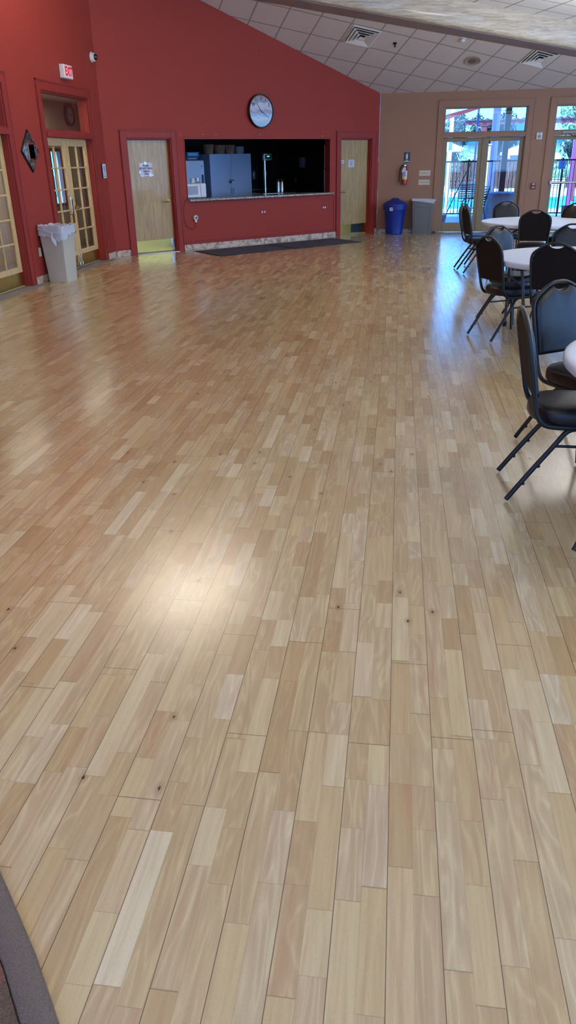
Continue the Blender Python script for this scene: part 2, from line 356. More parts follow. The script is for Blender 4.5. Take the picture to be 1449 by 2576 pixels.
# ------------------------------------------------------------------ room shell
KO = (-9.748, 9.748, 0); KR = PI/4          # diagonal wall frame: local x runs along the wall
XL = -5.254
def wall(name, mat, x0, x1, top, holes, thick, loc, rz, label):
    xs = sorted(set([x0, x1]+[h[0] for h in holes]+[h[1] for h in holes]+[p[0] for p in top if x0 < p[0] < x1]))
    def tz(x):
        for (a, za), (b_, zb) in zip(top, top[1:]):
            if a-1e-6 <= x <= b_+1e-6: return za+(zb-za)*(x-a)/max(b_-a, 1e-9)
        return top[-1][1]
    m = MB()
    for a, b_ in zip(xs, xs[1:]):
        hs = sorted([(h[2], h[3]) for h in holes if h[0] <= a+1e-6 and h[1] >= b_-1e-6]); z = 0
        for q in hs:
            if q[0] > z+1e-6: m.prism([(a, z), (b_, z), (b_, q[0]), (a, q[0])], 0, thick)
            z = q[1]
        m.prism([(a, z), (b_, z), (b_, tz(b_)), (a, tz(a))], 0, thick)
    o = m.build(name, mat, smooth=False); place(o, loc, rz)
    return tag(o, label, 'wall', kind='structure')
fl = MB(); fl.prism([(-5.4, -3.2), (9.2, -3.2), (9.2, 19.15), (-0.55, 19.15), (-5.4, 14.3)], -0.08, 0, 'z')
tag(fl.build('floor', FLOOR, smooth=False), 'beech strip wooden floor of the hall', 'floor', kind='structure')
wall('wall_left', RED, -3.1, 14.24, [(-3.1, 5.78), (14.24, 5.05)], [(8.80, 10.62, 0, 2.60), (11.82, 13.64, 0, 2.60)], 0.16, (XL, 0, 0), PI/2, 'tall red left wall with two french door openings')
wall('wall_diagonal', RED, 6.355, 13.085, [(6.355, 5.3), (7.5, 5.3), (7.81, 4.50), (13.085, 2.93)], [(6.79, 7.71, 0, 2.02), (8.0, 11.62, 0.90, 2.02), (11.935, 12.86, 0, 2.02)], 0.16, KO, KR, 'red angled wall with serving hatch and two doors')
wall('wall_back', TAN, -0.495, 9.1, [(-0.495, 2.93), (6.7, 2.93), (7.4, 3.5), (9.1, 3.2)], [(0.93, 2.735, 0, 2.60), (3.32, 5.125, 0, 2.60), (5.75, 7.55, 0, 2.60)], 0.16, (0, 19, 0), 0, 'tan back wall with glazed patio doors')
wall('wall_right', TAN, -19.15, 3.1, [(-19.15, 3.5), (3.1, 4.7)], [(-16.4, -13.6, 0.45, 3.0), (-11.9, -9.1, 0.45, 3.0), (-7.4, -4.6, 0.45, 3.0), (-2.9, -0.1, 0.45, 3.0)], 0.16, (9.0, 0, 0), -PI/2, 'tan right wall with tall windows outside the frame')
wall('wall_front', TAN, -9.1, 5.4, [(-9.1, 4.6), (5.4, 5.8)], [(-7.5, -4.5, 0.9, 3.4), (-3.0, 0.0, 0.9, 3.4), (1.5, 4.5, 0.9, 3.4)], 0.16, (0, -3.0, 0), PI, 'tan wall behind the photographer')
# far ceiling: local frame aligned with its tile grid
SL = 0.4167
nrm = Vector((0, SL, 1)).normalized(); a_ = math.radians(23.3)
d1 = Vector((math.cos(a_), math.sin(a_), -SL*math.sin(a_))).normalized(); d2 = nrm.cross(d1)
CM = Matrix((d1, d2, nrm)).transposed().to_4x4(); CM.translation = (1.195, 17.54, 2.906+SL*(19-17.54))
CMi = CM.inverted()
cz = lambda x, y: 2.906+SL*(19-y)
poly = [(-4.36, 15.13), (-0.42, 19.07), (6.98, 19.07), (6.6, 18.70), (-4.0, 15.08)]
cb = MB(); cb.add([(x, y, cz(x, y)) for x, y in poly]+[(x, y, cz(x, y)+0.05) for x, y in poly],
                  [tuple(range(5)), tuple(range(9, 4, -1))]+[(i, (i+1) % 5, (i+1) % 5+5, i+5) for i in range(5)])
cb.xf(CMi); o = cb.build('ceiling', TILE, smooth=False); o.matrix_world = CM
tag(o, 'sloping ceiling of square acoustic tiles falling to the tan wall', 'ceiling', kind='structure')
# near ceiling beyond the beam
U = Vector((0.9464, 0.3234, 0)); V = Vector((-0.3234, 0.9464, 0)); G = 0.1308
nu = Vector((U.x, U.y, -G)).normalized(); nn_ = Vector((G*U.x, G*U.y, 1)).normalized(); nv = nn_.cross(nu)
NM = Matrix((nu, nv, nn_)).transposed().to_4x4()
p0 = U*6.95+V*14.6; zn = lambda x, y: 4.126-G*((x*U.x+y*U.y)-6.119)
p0.z = zn(p0.x, p0.y); NM.translation = p0; NMi = NM.inverted()
poly = [(-5.32, -3.12), (9.12, -3.12), (9.12, 19.12), (8.58, 19.12), (-5.32, 14.36)]
cb = MB(); cb.add([(x, y, zn(x, y)) for x, y in poly]+[(x, y, zn(x, y)+0.05) for x, y in poly],
                  [tuple(range(5)), tuple(range(9, 4, -1))]+[(i, (i+1) % 5, (i+1) % 5+5, i+5) for i in range(5)])
cb.xf(NMi); o = cb.build('ceiling', TILE_LIT, smooth=False); o.matrix_world = NM
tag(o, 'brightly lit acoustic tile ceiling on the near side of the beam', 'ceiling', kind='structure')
# glulam beam in its own frame: x along the beam, slope baked in
bmx = MB(); sec = [(15.82, 3.772), (15.80, 3.755), (15.02, 3.732), (14.985, 3.738), (14.962, 3.76), (14.95, 3.80), (14.95, 4.62), (15.82, 4.62)]
u0, u1 = -0.35, 12.3
for uu in (u0, u1):
    bmx.v += [tuple((U*uu+V*v_)[:2])+(z_-0.1325*(uu-6),) for v_, z_ in sec]
k_ = len(sec); bmx.f += [tuple(range(k_)), tuple(range(2*k_-1, k_-1, -1))]+[(i, i+k_, (i+1) % k_+k_, (i+1) % k_) for i in range(k_)]
BMX = Matrix.Rotation(math.atan2(U.y, U.x), 4, 'Z')
bmx.xf(BMX.inverted()); bo = bmx.build('ceiling_beam', PINE, ang=50); bo.matrix_world = BMX
tag(bo, 'wide pale pine ceiling beam crossing above the hall', 'beam', kind='structure')
ub = MB()
for uu in (0.0, 12.0):
    ub.v += [tuple((U*uu+V*v_)[:2])+(z_-0.1325*(uu-6),) for v_, z_ in ((15.80, 3.750), (15.05, 3.722), (15.05, 3.731), (15.80, 3.759))]
ub.f += [(0, 1, 2, 3), (7, 6, 5, 4)]+[(i, i+4, (i+1) % 4+4, (i+1) % 4) for i in range(4)]
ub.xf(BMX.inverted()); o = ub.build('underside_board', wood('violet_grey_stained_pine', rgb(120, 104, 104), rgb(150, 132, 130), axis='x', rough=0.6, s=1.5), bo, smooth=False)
cr = MB(); uu0, uu1 = 0.9, 9.4
# painted trim where tiles meet the beam
for uu in (uu0, uu1):
    cr.v += [tuple((U*uu+V*v_)[:2])+(3.772-0.1325*(uu-6)+dz,) for v_, dz in ((15.80, -0.012), (15.845, -0.012), (15.845, 0.10), (15.80, 0.10))]
cr.f += [(0, 1, 2, 3), (7, 6, 5, 4)]+[(i, i+4, (i+1) % 4+4, (i+1) % 4) for i in range(4)]
tag(cr.build('trim_1', pbr('dark_beam_trim', rgb(92, 70, 66), 0.6), smooth=False), 'dark strip where the far tiles meet the beam', 'trim', kind='structure')

# baseboards
def base(name, x0, x1, loc, rz, h=0.105):
    o = box(x0, x1, -0.014, -0.001, 0, h).build(name, STONE, bevel=0.003); place(o, loc, rz)
    return tag(o, 'mottled stone tile baseboard', 'baseboard', kind='structure')
base('baseboard_left', 10.79, 11.66, (XL, 0, 0), PI/2); base('baseboard_left', 13.82, 14.22, (XL, 0, 0), PI/2)
base('baseboard_diagonal', 6.37, 6.775, KO, KR); base('baseboard_diagonal', 7.765, 11.87, KO, KR); base('baseboard_diagonal', 12.95, 13.07, KO, KR)
base('baseboard_back', -0.47, 0.78, (0, 19, 0), 0, 0.08); base('baseboard_back', 2.90, 3.2, (0, 19, 0), 0, 0.08)
# grey threshold strips
for y0, y1 in ((8.7, 10.78), (11.7, 13.8)):
    tag(place(box(y0, y1, -0.13, 0.15, 0.0, 0.012).build('trim_2', GREYRUB, bevel=0.004), (XL, 0, 0), PI/2), 'grey threshold strip under french doors', 'trim', kind='structure')
tag(place(box(6.79, 7.71, -0.05, 0.12, 0.0, 0.01).build('trim_3', CHROME, bevel=0.003), KO, KR), 'pale metal door threshold', 'trim', kind='structure')
tag(place(box(11.935, 12.86, -0.03, 0.12, 0.0, 0.01).build('trim_3', CHROME, bevel=0.003), KO, KR), 'pale metal threshold of the right wooden door', 'trim', kind='structure')

# ------------------------------------------------------------------ casings and doors
def casing(parent, x0, x1, z0, z1, w, mat, d=0.022, sides=True, name='casing'):
    m = MB(); m.box(x0-w, x0, -d, -0.001, z0, z1+w); m.box(x1, x1+w, -d, -0.001, z0, z1+w); m.box(x0, x1, -d, -0.001, z1, z1+w)
    m.box(x0-w-0.012, x0-w+0.01, -d-0.008, -0.001, z0, z1+w+0.012); m.box(x1+w-0.01, x1+w+0.012, -d-0.008, -0.001, z0, z1+w+0.012)
    m.box(x0-w-0.012, x1+w+0.012, -d-0.008, -0.001, z1+w-0.01, z1+w+0.012)
    return m.build(name, mat, parent, bevel=0.003)
def jamb(parent, x0, x1, z1, d0, d1, mat, th=0.02, bar=None):
    m = MB(); m.box(x0-0.004, x0+th, d0, d1, 0, z1); m.box(x1-th, x1+0.004, d0, d1, 0, z1); m.box(x0, x1, d0, d1, z1-th, z1+0.004)
    if bar: m.box(x0, x1, d0-0.01, d1, bar[0], bar[1])
    return m.build('door_jamb', mat, parent, bevel=0.003)
def frame_grid(m, x0, x1, z0, z1, y0, y1, stile, top, bot, cols, rows, mw=0.022):
    m.box(x0, x0+stile, y0, y1, z0, z1); m.box(x1-stile, x1, y0, y1, z0, z1)
    m.box(x0+stile, x1-stile, y0, y1, z0, z0+bot); m.box(x0+stile, x1-stile, y0, y1, z1-top, z1)
    gx0, gx1, gz0, gz1 = x0+stile, x1-stile, z0+bot, z1-top; ym = (y0+y1)/2
    for i in range(1, cols):
        x = gx0+(gx1-gx0)*i/cols; m.box(x-mw/2, x+mw/2, ym-0.016, ym+0.016, gz0, gz1)
    for j in range(1, rows):
        z = gz0+(gz1-gz0)*j/rows; m.box(gx0, gx1, ym-0.0155, ym+0.0155, z-mw/2, z+mw/2)
    return (gx0, gx1, gz0, gz1, ym)
def glass(parent, x0, x1, z0, z1, y, name='glass_pane'):
    return box(x0, x1, y-0.003, y+0.003, z0, z1).build(name, GLASSM, parent, smooth=False)
def french(name, x0, x1, label, hard=True):
    t_ = thing(name, (XL, 0, 0), PI/2, label, 'door', kind='structure')
    casing(t_, x0, x1, 0, 2.60, 0.125, REDTRIM)
    jamb(t_, x0, x1, 2.60, 0.0, 0.16, REDTRIM, bar=(1.985, 2.08))
    box(x0+0.02, x1-0.02, -0.035, 0.0, 1.985, 2.055).build('transom_ledge', REDTRIM, t_, bevel=0.006)
    glass(t_, x0+0.02, x1-0.02, 2.08, 2.58, 0.09, 'transom_pane')
    box(x0+0.02, x1-0.02, 0.075, 0.105, 2.08, 2.10).build('glazing_bead', REDTRIM, t_)
    xm = (x0+x1)/2
    for (a, b_, side) in ((x0+0.024, xm-0.003, 1), (xm+0.003, x1-0.024, -1)):
        m = MB(); g = frame_grid(m, a, b_, 0.015, 1.98, 0.09, 0.13, 0.10, 0.11, 0.27, 2, 5)
        lf = m.build('door_leaf', MAPLE, t_, bevel=0.004)
        glass(lf, g[0], g[1], g[2], g[3], g[4])
        box(a+0.01, b_-0.01, 0.086, 0.0895, 0.03, 0.215).build('kick_plate', BRASS, lf)
        hx = b_-0.05 if side == 1 else a+0.05
        if side == 1:
            box(hx-0.045, hx+0.045, 0.086, 0.0895, 0.72, 1.08).build('push_plate', BRASS, lf)
            MB().tube(catmull([(hx-0.12, 0.088, 1.14), (hx-0.12, 0.05, 1.13), (hx-0.12, 0.045, 1.0), (hx-0.12, 0.05, 0.87), (hx-0.12, 0.088, 0.86)], 5), 0.009).build('pull_handle', CHROME, lf)
        else:
            m = MB(); m.lathe([(0.0, 0), (0.03, 0.0), (0.03, 0.01), (0.012, 0.014), (0.012, 0.03), (0.027, 0.045), (0.024, 0.06), (0.0, 0.066)], 16)
            m.xf(Matrix.Translation((hx+0.01, 0.09, 0.95)) @ Matrix.Rotation(PI/2, 4, 'X')); m.build('door_knob', BRASS, lf)
        m = MB(); m.box(hx-0.012 if side == 1 else hx-0.012, hx+0.012, 0.07, 0.09, 0.10, 0.19); m.rod((hx, 0.078, 0.19), (hx, 0.078, 0.23), 0.007); m.box(hx-0.016, hx+0.016, 0.06, 0.08, 0.03, 0.045); m.rod((hx, 0.07, 0.04), (hx+0.008, 0.074, 0.11), 0.006)
        m.build('door_stop', CHROME, lf)
    return t_
french('door_1', 8.80, 10.62, 'maple french doors at the left edge of the photo')
french('door_2', 11.82, 13.64, 'maple french doors under the exit sign')
def lever(parent, x, z, y, d):
    m = MB(); m.lathe([(0, 0), (0.033, 0), (0.033, 0.008), (0.026, 0.016), (0.012, 0.018), (0.012, 0.05), (0, 0.052)], 18)
    m.xf(Matrix.Translation((x, y, z)) @ Matrix.Rotation(PI/2, 4, 'X'))
    m.tube(catmull([(x, y-0.045, z), (x+d*0.03, y-0.05, z-0.002), (x+d*0.08, y-0.048, z-0.008), (x+d*0.115, y-0.042, z-0.006)], 4), [0.011]*6+[0.008]*7)
    return m.build('door_lever', BRASS, parent)
def flush(name, x0, x1, label, kick_to, handle_x, hd):
    t_ = thing(name, KO, KR, label, 'door', kind='structure')
    casing(t_, x0, x1, 0, 2.02, 0.115, REDTRIM); jamb(t_, x0, x1, 2.02, 0, 0.16, REDTRIM)
    m = MB(); m.box(x0+0.02, x0+0.034, 0.095, 0.16, 0, 2.0); m.box(x1-0.034, x1-0.02, 0.07, 0.095, 0, 2.0); m.box(x0+0.02, x1-0.02, 0.07, 0.095, 1.985, 2.0)
    m.build('door_stop_bead', REDTRIM, t_)
    lf = box(x0+0.022, x1-0.022, 0.095, 0.14, 0.012, 1.985).build('door_leaf', VENEER, t_, bevel=0.002)
    box(x0+0.035, kick_to, 0.0915, 0.0945, 0.03, 0.235).build('kick_plate', BRASS, lf)
    lever(lf, handle_x, 0.93, 0.095, hd)
    return lf, t_
lf3, d3 = flush('door_3', 6.79, 7.71, 'pale wood door left of the serving hatch, with a taped notice', 7.675, 7.60, -1)
m = MB(); m.box(7.60, 7.625, 0.075, 0.0915, 0.11, 0.25); m.rod((7.65, 0.085, 0.06), (7.65, 0.085, 0.24), 0.009); m.box(7.63, 7.67, 0.06, 0.09, 0.05, 0.065)
m.build('door_holder', CHROME, lf3)
lf4, d4 = flush('door_4', 11.935, 12.86, 'pale wood door right of the serving hatch', 12.825, 12.02, 1)
box(12.36, 12.66, 0.084, 0.0915, 0.05, 0.225).build('vent_grille', BLACKP, lf4, bevel=0.002)

# pair of glazed patio doors
def patio(name, x0, x1, label, bar=False):
    t_ = thing(name, (0, 19, 0), 0, label, 'door', kind='structure')
    casing(t_, x0, x1, 0, 2.60, 0.125, TANTRIM, d=0.02)
    jamb(t_, x0, x1, 2.60, 0, 0.16, TANTRIM, th=0.018, bar=(2.0, 2.09))
    xm = (x0+x1)/2
    m = MB(); m.box(x0+0.018, x1-0.018, 0.09, 0.12, 2.09, 2.11); m.box(x0+0.018, x1-0.018, 0.09, 0.12, 2.565, 2.583); m.box(x0+0.018, x0+0.035, 0.09, 0.12, 2.09, 2.58); m.box(x1-0.035, x1-0.018, 0.09, 0.12, 2.09, 2.58)
    m.build('transom_frame', BROWNJAMB, t_)
    glass(t_, x0+0.03, x1-0.03, 2.10, 2.57, 0.105, 'transom_pane')
    for a, b_, s_ in ((x0+0.02, xm-0.002, 1), (xm+0.002, x1-0.02, -1)):
        m = MB(); o1 = (a+0.085, b_-0.105) if s_ == 1 else (a+0.12, b_-0.09)
        m.box(a, o1[0], 0.08, 0.125, 0.012, 1.995); m.box(o1[1], b_, 0.08, 0.125, 0.012, 1.995)
        m.box(o1[0], o1[1], 0.08, 0.125, 0.012, 0.21); m.box(o1[0], o1[1], 0.08, 0.125, 1.912, 1.995)
        lf = m.build('door_leaf', BROWNJAMB, t_, bevel=0.005)
        glass(lf, o1[0], o1[1], 0.21, 1.912, 0.103)
        if bar:
            bm_ = MB(); bm_.tube([(a+0.02, 0.0, 1.045), (b_-0.02, 0.0, 1.045)], 0.022, 12); bm_.box(a+0.02, a+0.075, -0.015, 0.08, 1.015, 1.075); bm_.box(b_-0.075, b_-0.02, -0.015, 0.08, 1.015, 1.075)
            bm_.build('push_bar', CHROME, lf, bevel=0.003)
    box(xm-0.022, xm+0.022, 0.062, 0.08, 0.012, 1.995).build('astragal', BROWNJAMB, t_, bevel=0.004)
    if bar:
        box(xm-0.72, xm-0.40, -0.03, 0.07, 2.03, 2.09).build('door_closer', pbr('aluminium_closer', rgb(120, 118, 108), 0.4, metal=0.6), t_, bevel=0.005)
        MB().tube(catmull([(xm-0.58, 0.02, 2.03), (xm-0.52, -0.08, 1.99), (xm-0.44, -0.16, 1.965), (xm-0.34, 0.07, 1.96)], 4), 0.008).build('closer_arm', BLACKM, t_)
    return t_
patio('door_5', 0.93, 2.735, 'glazed patio double doors beside the grey bin')
patio('door_6', 3.32, 5.125, 'glazed patio door with chrome push bar at the right edge', True)
patio('door_7', 5.75, 7.55, 'third pair of glazed patio doors beyond the frame')
# serving hatch trim and counter
t_ = thing('window_1', KO, KR, 'wide serving hatch opening into the dark kitchen', 'serving hatch', kind='structure')
m = MB(); m.box(7.985, 8.0, -0.012, 0.165, 0.94, 2.02); m.box(11.62, 11.635, -0.012, 0.165, 0.94, 2.02); m.box(7.985, 11.635, -0.012, 0.165, 2.0, 2.03)
m.build('hatch_lining', REDTRIM, t_, bevel=0.002)
m = MB(); m.box(7.83, 7.855, -0.01, -0.001, 0.15, 0.88); m.box(11.735, 11.76, -0.01, -0.001, 0.15, 0.88); m.box(7.83, 11.76, -0.01, -0.001, 0.14, 0.165)
m.build('panel_trim', REDTRIM, t_, bevel=0.002)
m = MB(); m.box(6.42, 6.60, -0.012, -0.001, 0.13, 0.155); m.box(6.40, 6.62, -0.012, -0.001, 0.10, 0.13)
m.build('panel_trim', REDTRIM, t_, bevel=0.002)
c_ = MB().prism([(8.002, 0.55), (8.002, -0.075), (11.70, -0.075), (11.70, -0.002), (11.618, -0.002), (11.618, 0.55)], 0.901, 0.94, 'z'); o = c_.build('worktop', GRANITE, bevel=0.008, seg=3); place(o, KO, KR)
tag(o, 'speckled granite worktop of the serving hatch', 'countertop')

# ------------------------------------------------------------------ kitchen beyond the hatch
def kbox(name, mat, *a):
    o = box(*a).build(name, mat, smooth=False); place(o, KO, KR); return tag(o, 'dark wall of the kitchen behind the hatch', 'wall', kind='structure')
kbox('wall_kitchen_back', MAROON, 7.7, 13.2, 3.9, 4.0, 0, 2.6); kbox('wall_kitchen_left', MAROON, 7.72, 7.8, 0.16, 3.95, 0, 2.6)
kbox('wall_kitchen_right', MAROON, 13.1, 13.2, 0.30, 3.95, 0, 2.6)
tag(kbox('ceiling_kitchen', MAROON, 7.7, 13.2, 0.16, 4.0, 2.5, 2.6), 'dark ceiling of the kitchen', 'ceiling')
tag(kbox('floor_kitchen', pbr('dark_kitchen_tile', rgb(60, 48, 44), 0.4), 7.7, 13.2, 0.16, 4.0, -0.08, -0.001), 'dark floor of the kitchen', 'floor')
# fridge
f_ = thing('fridge', KO, KR, 'pale grey top-freezer fridge left of the two-door cabinet', 'fridge')
box(8.94, 9.63, 2.06, 2.72, 0.02, 1.635).build('body', FRIDGEM, f_, bevel=0.01)
d_ = box(8.94, 9.63, 2.0, 2.058, 1.12, 1.63).build('freezer_door', FRIDGEM, f_, bevel=0.012); box(9.56, 9.585, 1.965, 1.999, 1.14, 1.34).build('handle', BLACKP, d_, bevel=0.004)
d_ = box(8.94, 9.63, 2.0, 2.058, 0.06, 1.105).build('fridge_door', FRIDGEM, f_, bevel=0.012); box(9.56, 9.585, 1.965, 1.999, 0.80, 1.08).build('handle', BLACKP, d_, bevel=0.004)
box(9.56, 9.58, 1.996, 2.0, 1.50, 1.53).build('badge', BLACKP, d_)
# steel cabinet
f_ = thing('storage_cabinet', KO, KR, 'tall blue-grey two-door cabinet with padlock in the kitchen', 'cabinet')
box(10.10, 11.26, 2.53, 2.98, 0.0, 1.76).build('body', GREYSTEEL, f_, bevel=0.004)
for a, b_ in ((10.10, 10.678), (10.682, 11.26)):
    d_ = box(a, b_, 2.505, 2.529, 0.04, 1.755).build('door', GREYSTEEL, f_, bevel=0.003)
    hx = b_-0.03 if a < 10.5 else a+0.03
    MB().tube([(hx, 2.503, 0.90), (hx, 2.475, 0.90), (hx, 2.475, 1.02), (hx, 2.503, 1.02)], 0.006, 6).build('handle', CHROME, d_)
    box(hx-0.02, hx+0.03, 2.49, 2.504, 1.18, 1.20).build('hasp', GREYM, d_)
pl = thing('padlock', (0, 0, 0), 0, 'small dark padlock hanging on the cabinet hasp', 'padlock'); place(pl, KO, KR)
box(10.60, 10.65, 2.455, 2.485, 1.13, 1.175).build('lock_body', BLACKP, pl, bevel=0.004)
MB().tube(catmull([(10.61, 2.47, 1.17), (10.61, 2.47, 1.2), (10.625, 2.472, 1.212), (10.64, 2.47, 1.2), (10.64, 2.47, 1.17)], 4), 0.004, 6).build('shackle', CHROME, pl)
# baskets
WICK = wood('basket_wood', rgb(120, 84, 66), rgb(176, 134, 108), rough=0.8, coat=0, s=3)
def basket(x, r0, r1, h, label, y=2.70, mat=WICK):
    b_ = thing('bushel_basket', (0, 0, 0), 0, label, 'basket', 'baskets on the kitchen cabinet')
    m = MB(); N = 18
    for k in range(N):
        a = 2*PI*k/N; w = PI/N*0.86
        ring = []
        for r, z in ((r0, 0), (r1, h)):
            ring.append([(r*math.cos(a-w), r*math.sin(a-w), z), (r*math.cos(a+w), r*math.sin(a+w), z), ((r-0.006)*math.cos(a+w), (r-0.006)*math.sin(a+w), z), ((r-0.006)*math.cos(a-w), (r-0.006)*math.sin(a-w), z)])
        m.ring_surface(ring)
    m.lathe([(0, 0.004), (r0-0.004, 0.004), (r0-0.004, 0.012), (0, 0.012)], 18)
    m.build('staves', mat, b_)
    m = MB()
    for z in (h*0.12, h*0.52, h*0.95):
        r = r0+(r1-r0)*z/h+0.002; m.tube([(r*math.cos(2*PI*k/24), r*math.sin(2*PI*k/24), z) for k in range(24)], 0.004, 6, closed=True, ry=0.012)
    m.build('hoop', mat, b_)
    w = Matrix.Translation(KO) @ Matrix.Rotation(KR, 4, 'Z') @ Vector((x, y, 1.762)); b_.location = w; return b_
basket(10.20, 0.105, 0.13, 0.20, 'leftmost wooden slat basket on the cabinet')
basket(10.505, 0.11, 0.14, 0.185, 'second wooden slat basket from the left on the cabinet')
basket(10.795, 0.10, 0.125, 0.185, 'third wooden slat basket from the left on the cabinet')
bk = thing('bowl_stack', (0, 0, 0), 0, 'pale stacked round tub right of the baskets', 'tub')
m = MB(); m.lathe([(0, 0), (0.09, 0), (0.11, 0.05), (0.112, 0.15), (0.10, 0.155), (0.095, 0.06), (0, 0.02)], 24); m.build('tub', pbr('pale_grey_plastic', rgb(150, 150, 152), 0.5), bk)
m = MB()
for z in (0.055, 0.09, 0.12): m.tube([(0.113*math.cos(2*PI*k/24), 0.113*math.sin(2*PI*k/24), z) for k in range(24)], 0.003, 6, closed=True)
m.build('ridge', pbr('grey_plastic_ridge', rgb(110, 110, 114), 0.5), bk)
KM = Matrix.Translation(KO) @ Matrix.Rotation(KR, 4, 'Z')
bk.location = KM @ Vector((11.08, 2.72, 1.762))
# boxes on the fridge
def carton(x0, x1, y0, y1, z0, z1, mat, label, band):
    c = thing('carton', KO, KR, label, 'box', 'cartons on the fridge')
    box(x0, x1, y0, y1, z0, z1).build('carton_body', mat, c, bevel=0.003)
    box(x0+0.04, x1-0.05, y0-0.003, y0-0.0005, z0+0.02, z1-0.02).build('printed_band', band, c)
BLU = pbr('blue_carton', rgb(30, 92, 160), 0.5); DBLU = pbr('dark_blue_carton', rgb(18, 34, 66), 0.5)
carton(9.24, 9.56, 2.10, 2.35, 1.637, 1.705, DBLU, 'dark blue carton lying on the fridge', pbr('white_print', rgb(150, 165, 190), 0.5))
carton(9.26, 9.58, 2.10, 2.35, 1.707, 1.80, BLU, 'bright blue carton on top of the dark one', pbr('pale_print', rgb(120, 180, 210), 0.5))
# microwave on the worktop
f_ = thing('microwave', KO, KR, 'white microwave at the left end of the serving worktop', 'microwave')
box(8.02, 8.56, 0.22, 0.53, 0.955, 1.215).build('body', WHITEP, f_, bevel=0.012)
d_ = box(8.03, 8.42, 0.205, 0.219, 0.965, 1.205).build('door', WHITEP, f_, bevel=0.006)
box(8.07, 8.36, 0.2035, 0.2048, 1.01, 1.17).build('door_window', pbr('grey_mesh_window', rgb(150, 152, 160), 0.3), d_, bevel=0.0)
box(8.43, 8.55, 0.205, 0.219, 0.965, 1.205).build('control_panel', pbr('control_panel_white', rgb(214, 214, 216), 0.4), f_, bevel=0.004)
m = MB()
for x in (8.06, 8.50):
    for y in (0.26, 0.50): MB().lathe([(0.014, 0), (0.014, 0.016)], 10, (x, y, 0.94)).build('foot', BLACKP, f_)
for i, (x, z) in enumerate(((8.33, 1.217), (8.45, 1.217))):
    mg = thing('mug', (0, 0, 0), 0, ('pale mug on the left of the two on the microwave', 'steel mug on the right of the two on the microwave')[i], 'mug', 'mugs on the microwave')
    mm = (WHITEP, CHROME)[i]
    MB().lathe([(0, 0), (0.036, 0), (0.04, 0.01), (0.042, 0.09), (0.038, 0.09), (0.036, 0.012), (0, 0.012)], 20).build('cup', mm, mg)
    MB().tube(catmull([(0.04, 0, 0.075), (0.065, 0, 0.07), (0.07, 0, 0.045), (0.06, 0, 0.022), (0.04, 0, 0.02)], 4), 0.005, 6).build('handle', mm, mg)
    mg.location = KM @ Vector((x, 0.36, z)); mg.rotation_euler = (0, 0, KR)
# bench scale
f_ = thing('bench_scale', KO, KR, 'steel platform scale with tall post and small green display', 'scale')
sc_y = 1.2
tb = thing('kitchen_table', KO, KR, 'dark worktable under the platform scale', 'table')
box(10.2, 12.4, 0.75, 1.5, 0.80, 0.84).build('table_top', BLACKP, tb, bevel=0.005)
for x in (10.26, 12.34):
    for y in (0.80, 1.45): MB().rod((x, y, 0), (x, y, 0.80), 0.02).build('leg', GREYM, tb)
box(10.50, 11.42, 0.95, 1.40, 0.905, 0.94).build('platform', CHROME, f_, bevel=0.008)
box(10.62, 11.30, 1.0, 1.35, 0.842, 0.905).build('base', GREYM, f_, bevel=0.005)
MB().tube([(10.895, 1.43, 0.86), (10.895, 1.43, 1.62)], 0.022, 12).build('post', CHROME, f_)
box(10.86, 10.93, 1.34, 1.45, 0.85, 0.90).build('bracket', GREYM, f_)
hd = box(10.84, 11.07, 1.38, 1.44, 1.60, 1.745).build('display_head', CHROME, f_, bevel=0.008)
box(10.862, 11.048, 1.376, 1.3795, 1.63, 1.72).build('display_face', BLACKP, hd)
dg = MB()
for k in range(4): dg.box(10.925+k*0.018, 10.937+k*0.018, 1.373, 1.3755, 1.675, 1.70)
dg.build('digits', pbr('green_digits', rgb(60, 220, 170), 0.5, emit=rgb(60, 240, 180), es=1.6), hd)
# dark dispensers with steel columns behind
for i, (x, y, h, lab) in enumerate(((11.42, 2.60, 1.64, 'black beverage dispenser with a steel column beside the cabinet'), (11.80, 2.60, 1.60, 'black beverage dispenser behind the scale post'))):
    f_ = thing('beverage_dispenser', KO, KR, lab, 'dispenser', 'beverage dispensers in the kitchen')
    box(x-0.11, x+0.13, y+0.02, y+0.35, 0.945, h).build('body', BLACKP, f_, bevel=0.01)
    box(x-0.035, x+0.02, y-0.005, y+0.018, 1.19, 1.375).build('gauge', CHROME, f_, bevel=0.004)
    box(x-0.10, x+0.12, y-0.10, y+0.018, 0.945, 0.975).build('drip_tray', CHROME, f_, bevel=0.004)
    MB().tube([(x, y-0.04, 1.0), (x, y+0.02, 1.02)], 0.012, 8).build('tap', CHROME, f_)
bt = thing('back_counter', KO, KR, 'dark counter carrying the beverage dispensers', 'counter')
box(11.27, 12.3, 2.46, 3.1, 0.90, 0.943).build('counter_top', BLACKP, bt, bevel=0.004); box(11.30, 12.28, 2.52, 3.1, 0.0, 0.90).build('base_unit', MAROON, bt)
for x, lab in ((11.30, 'left steel thermos cylinder behind the platform scale'), (11.385, 'right steel thermos cylinder behind the platform scale')):
    f_ = thing('steel_cylinder', KM @ Vector((x, 1.47 if x < 11.35 else 1.44, 0.841)), KR, lab, 'thermos', 'steel cylinders behind the scale')
    MB().lathe([(0, 0), (0.034, 0), (0.036, 0.01), (0.036, 0.30), (0.028, 0.32), (0, 0.32)], 20).build('flask', CHROME, f_)
    MB().lathe([(0, 0.321), (0.024, 0.321), (0.024, 0.355), (0, 0.36)], 16).build('cap', BLACKP, f_)
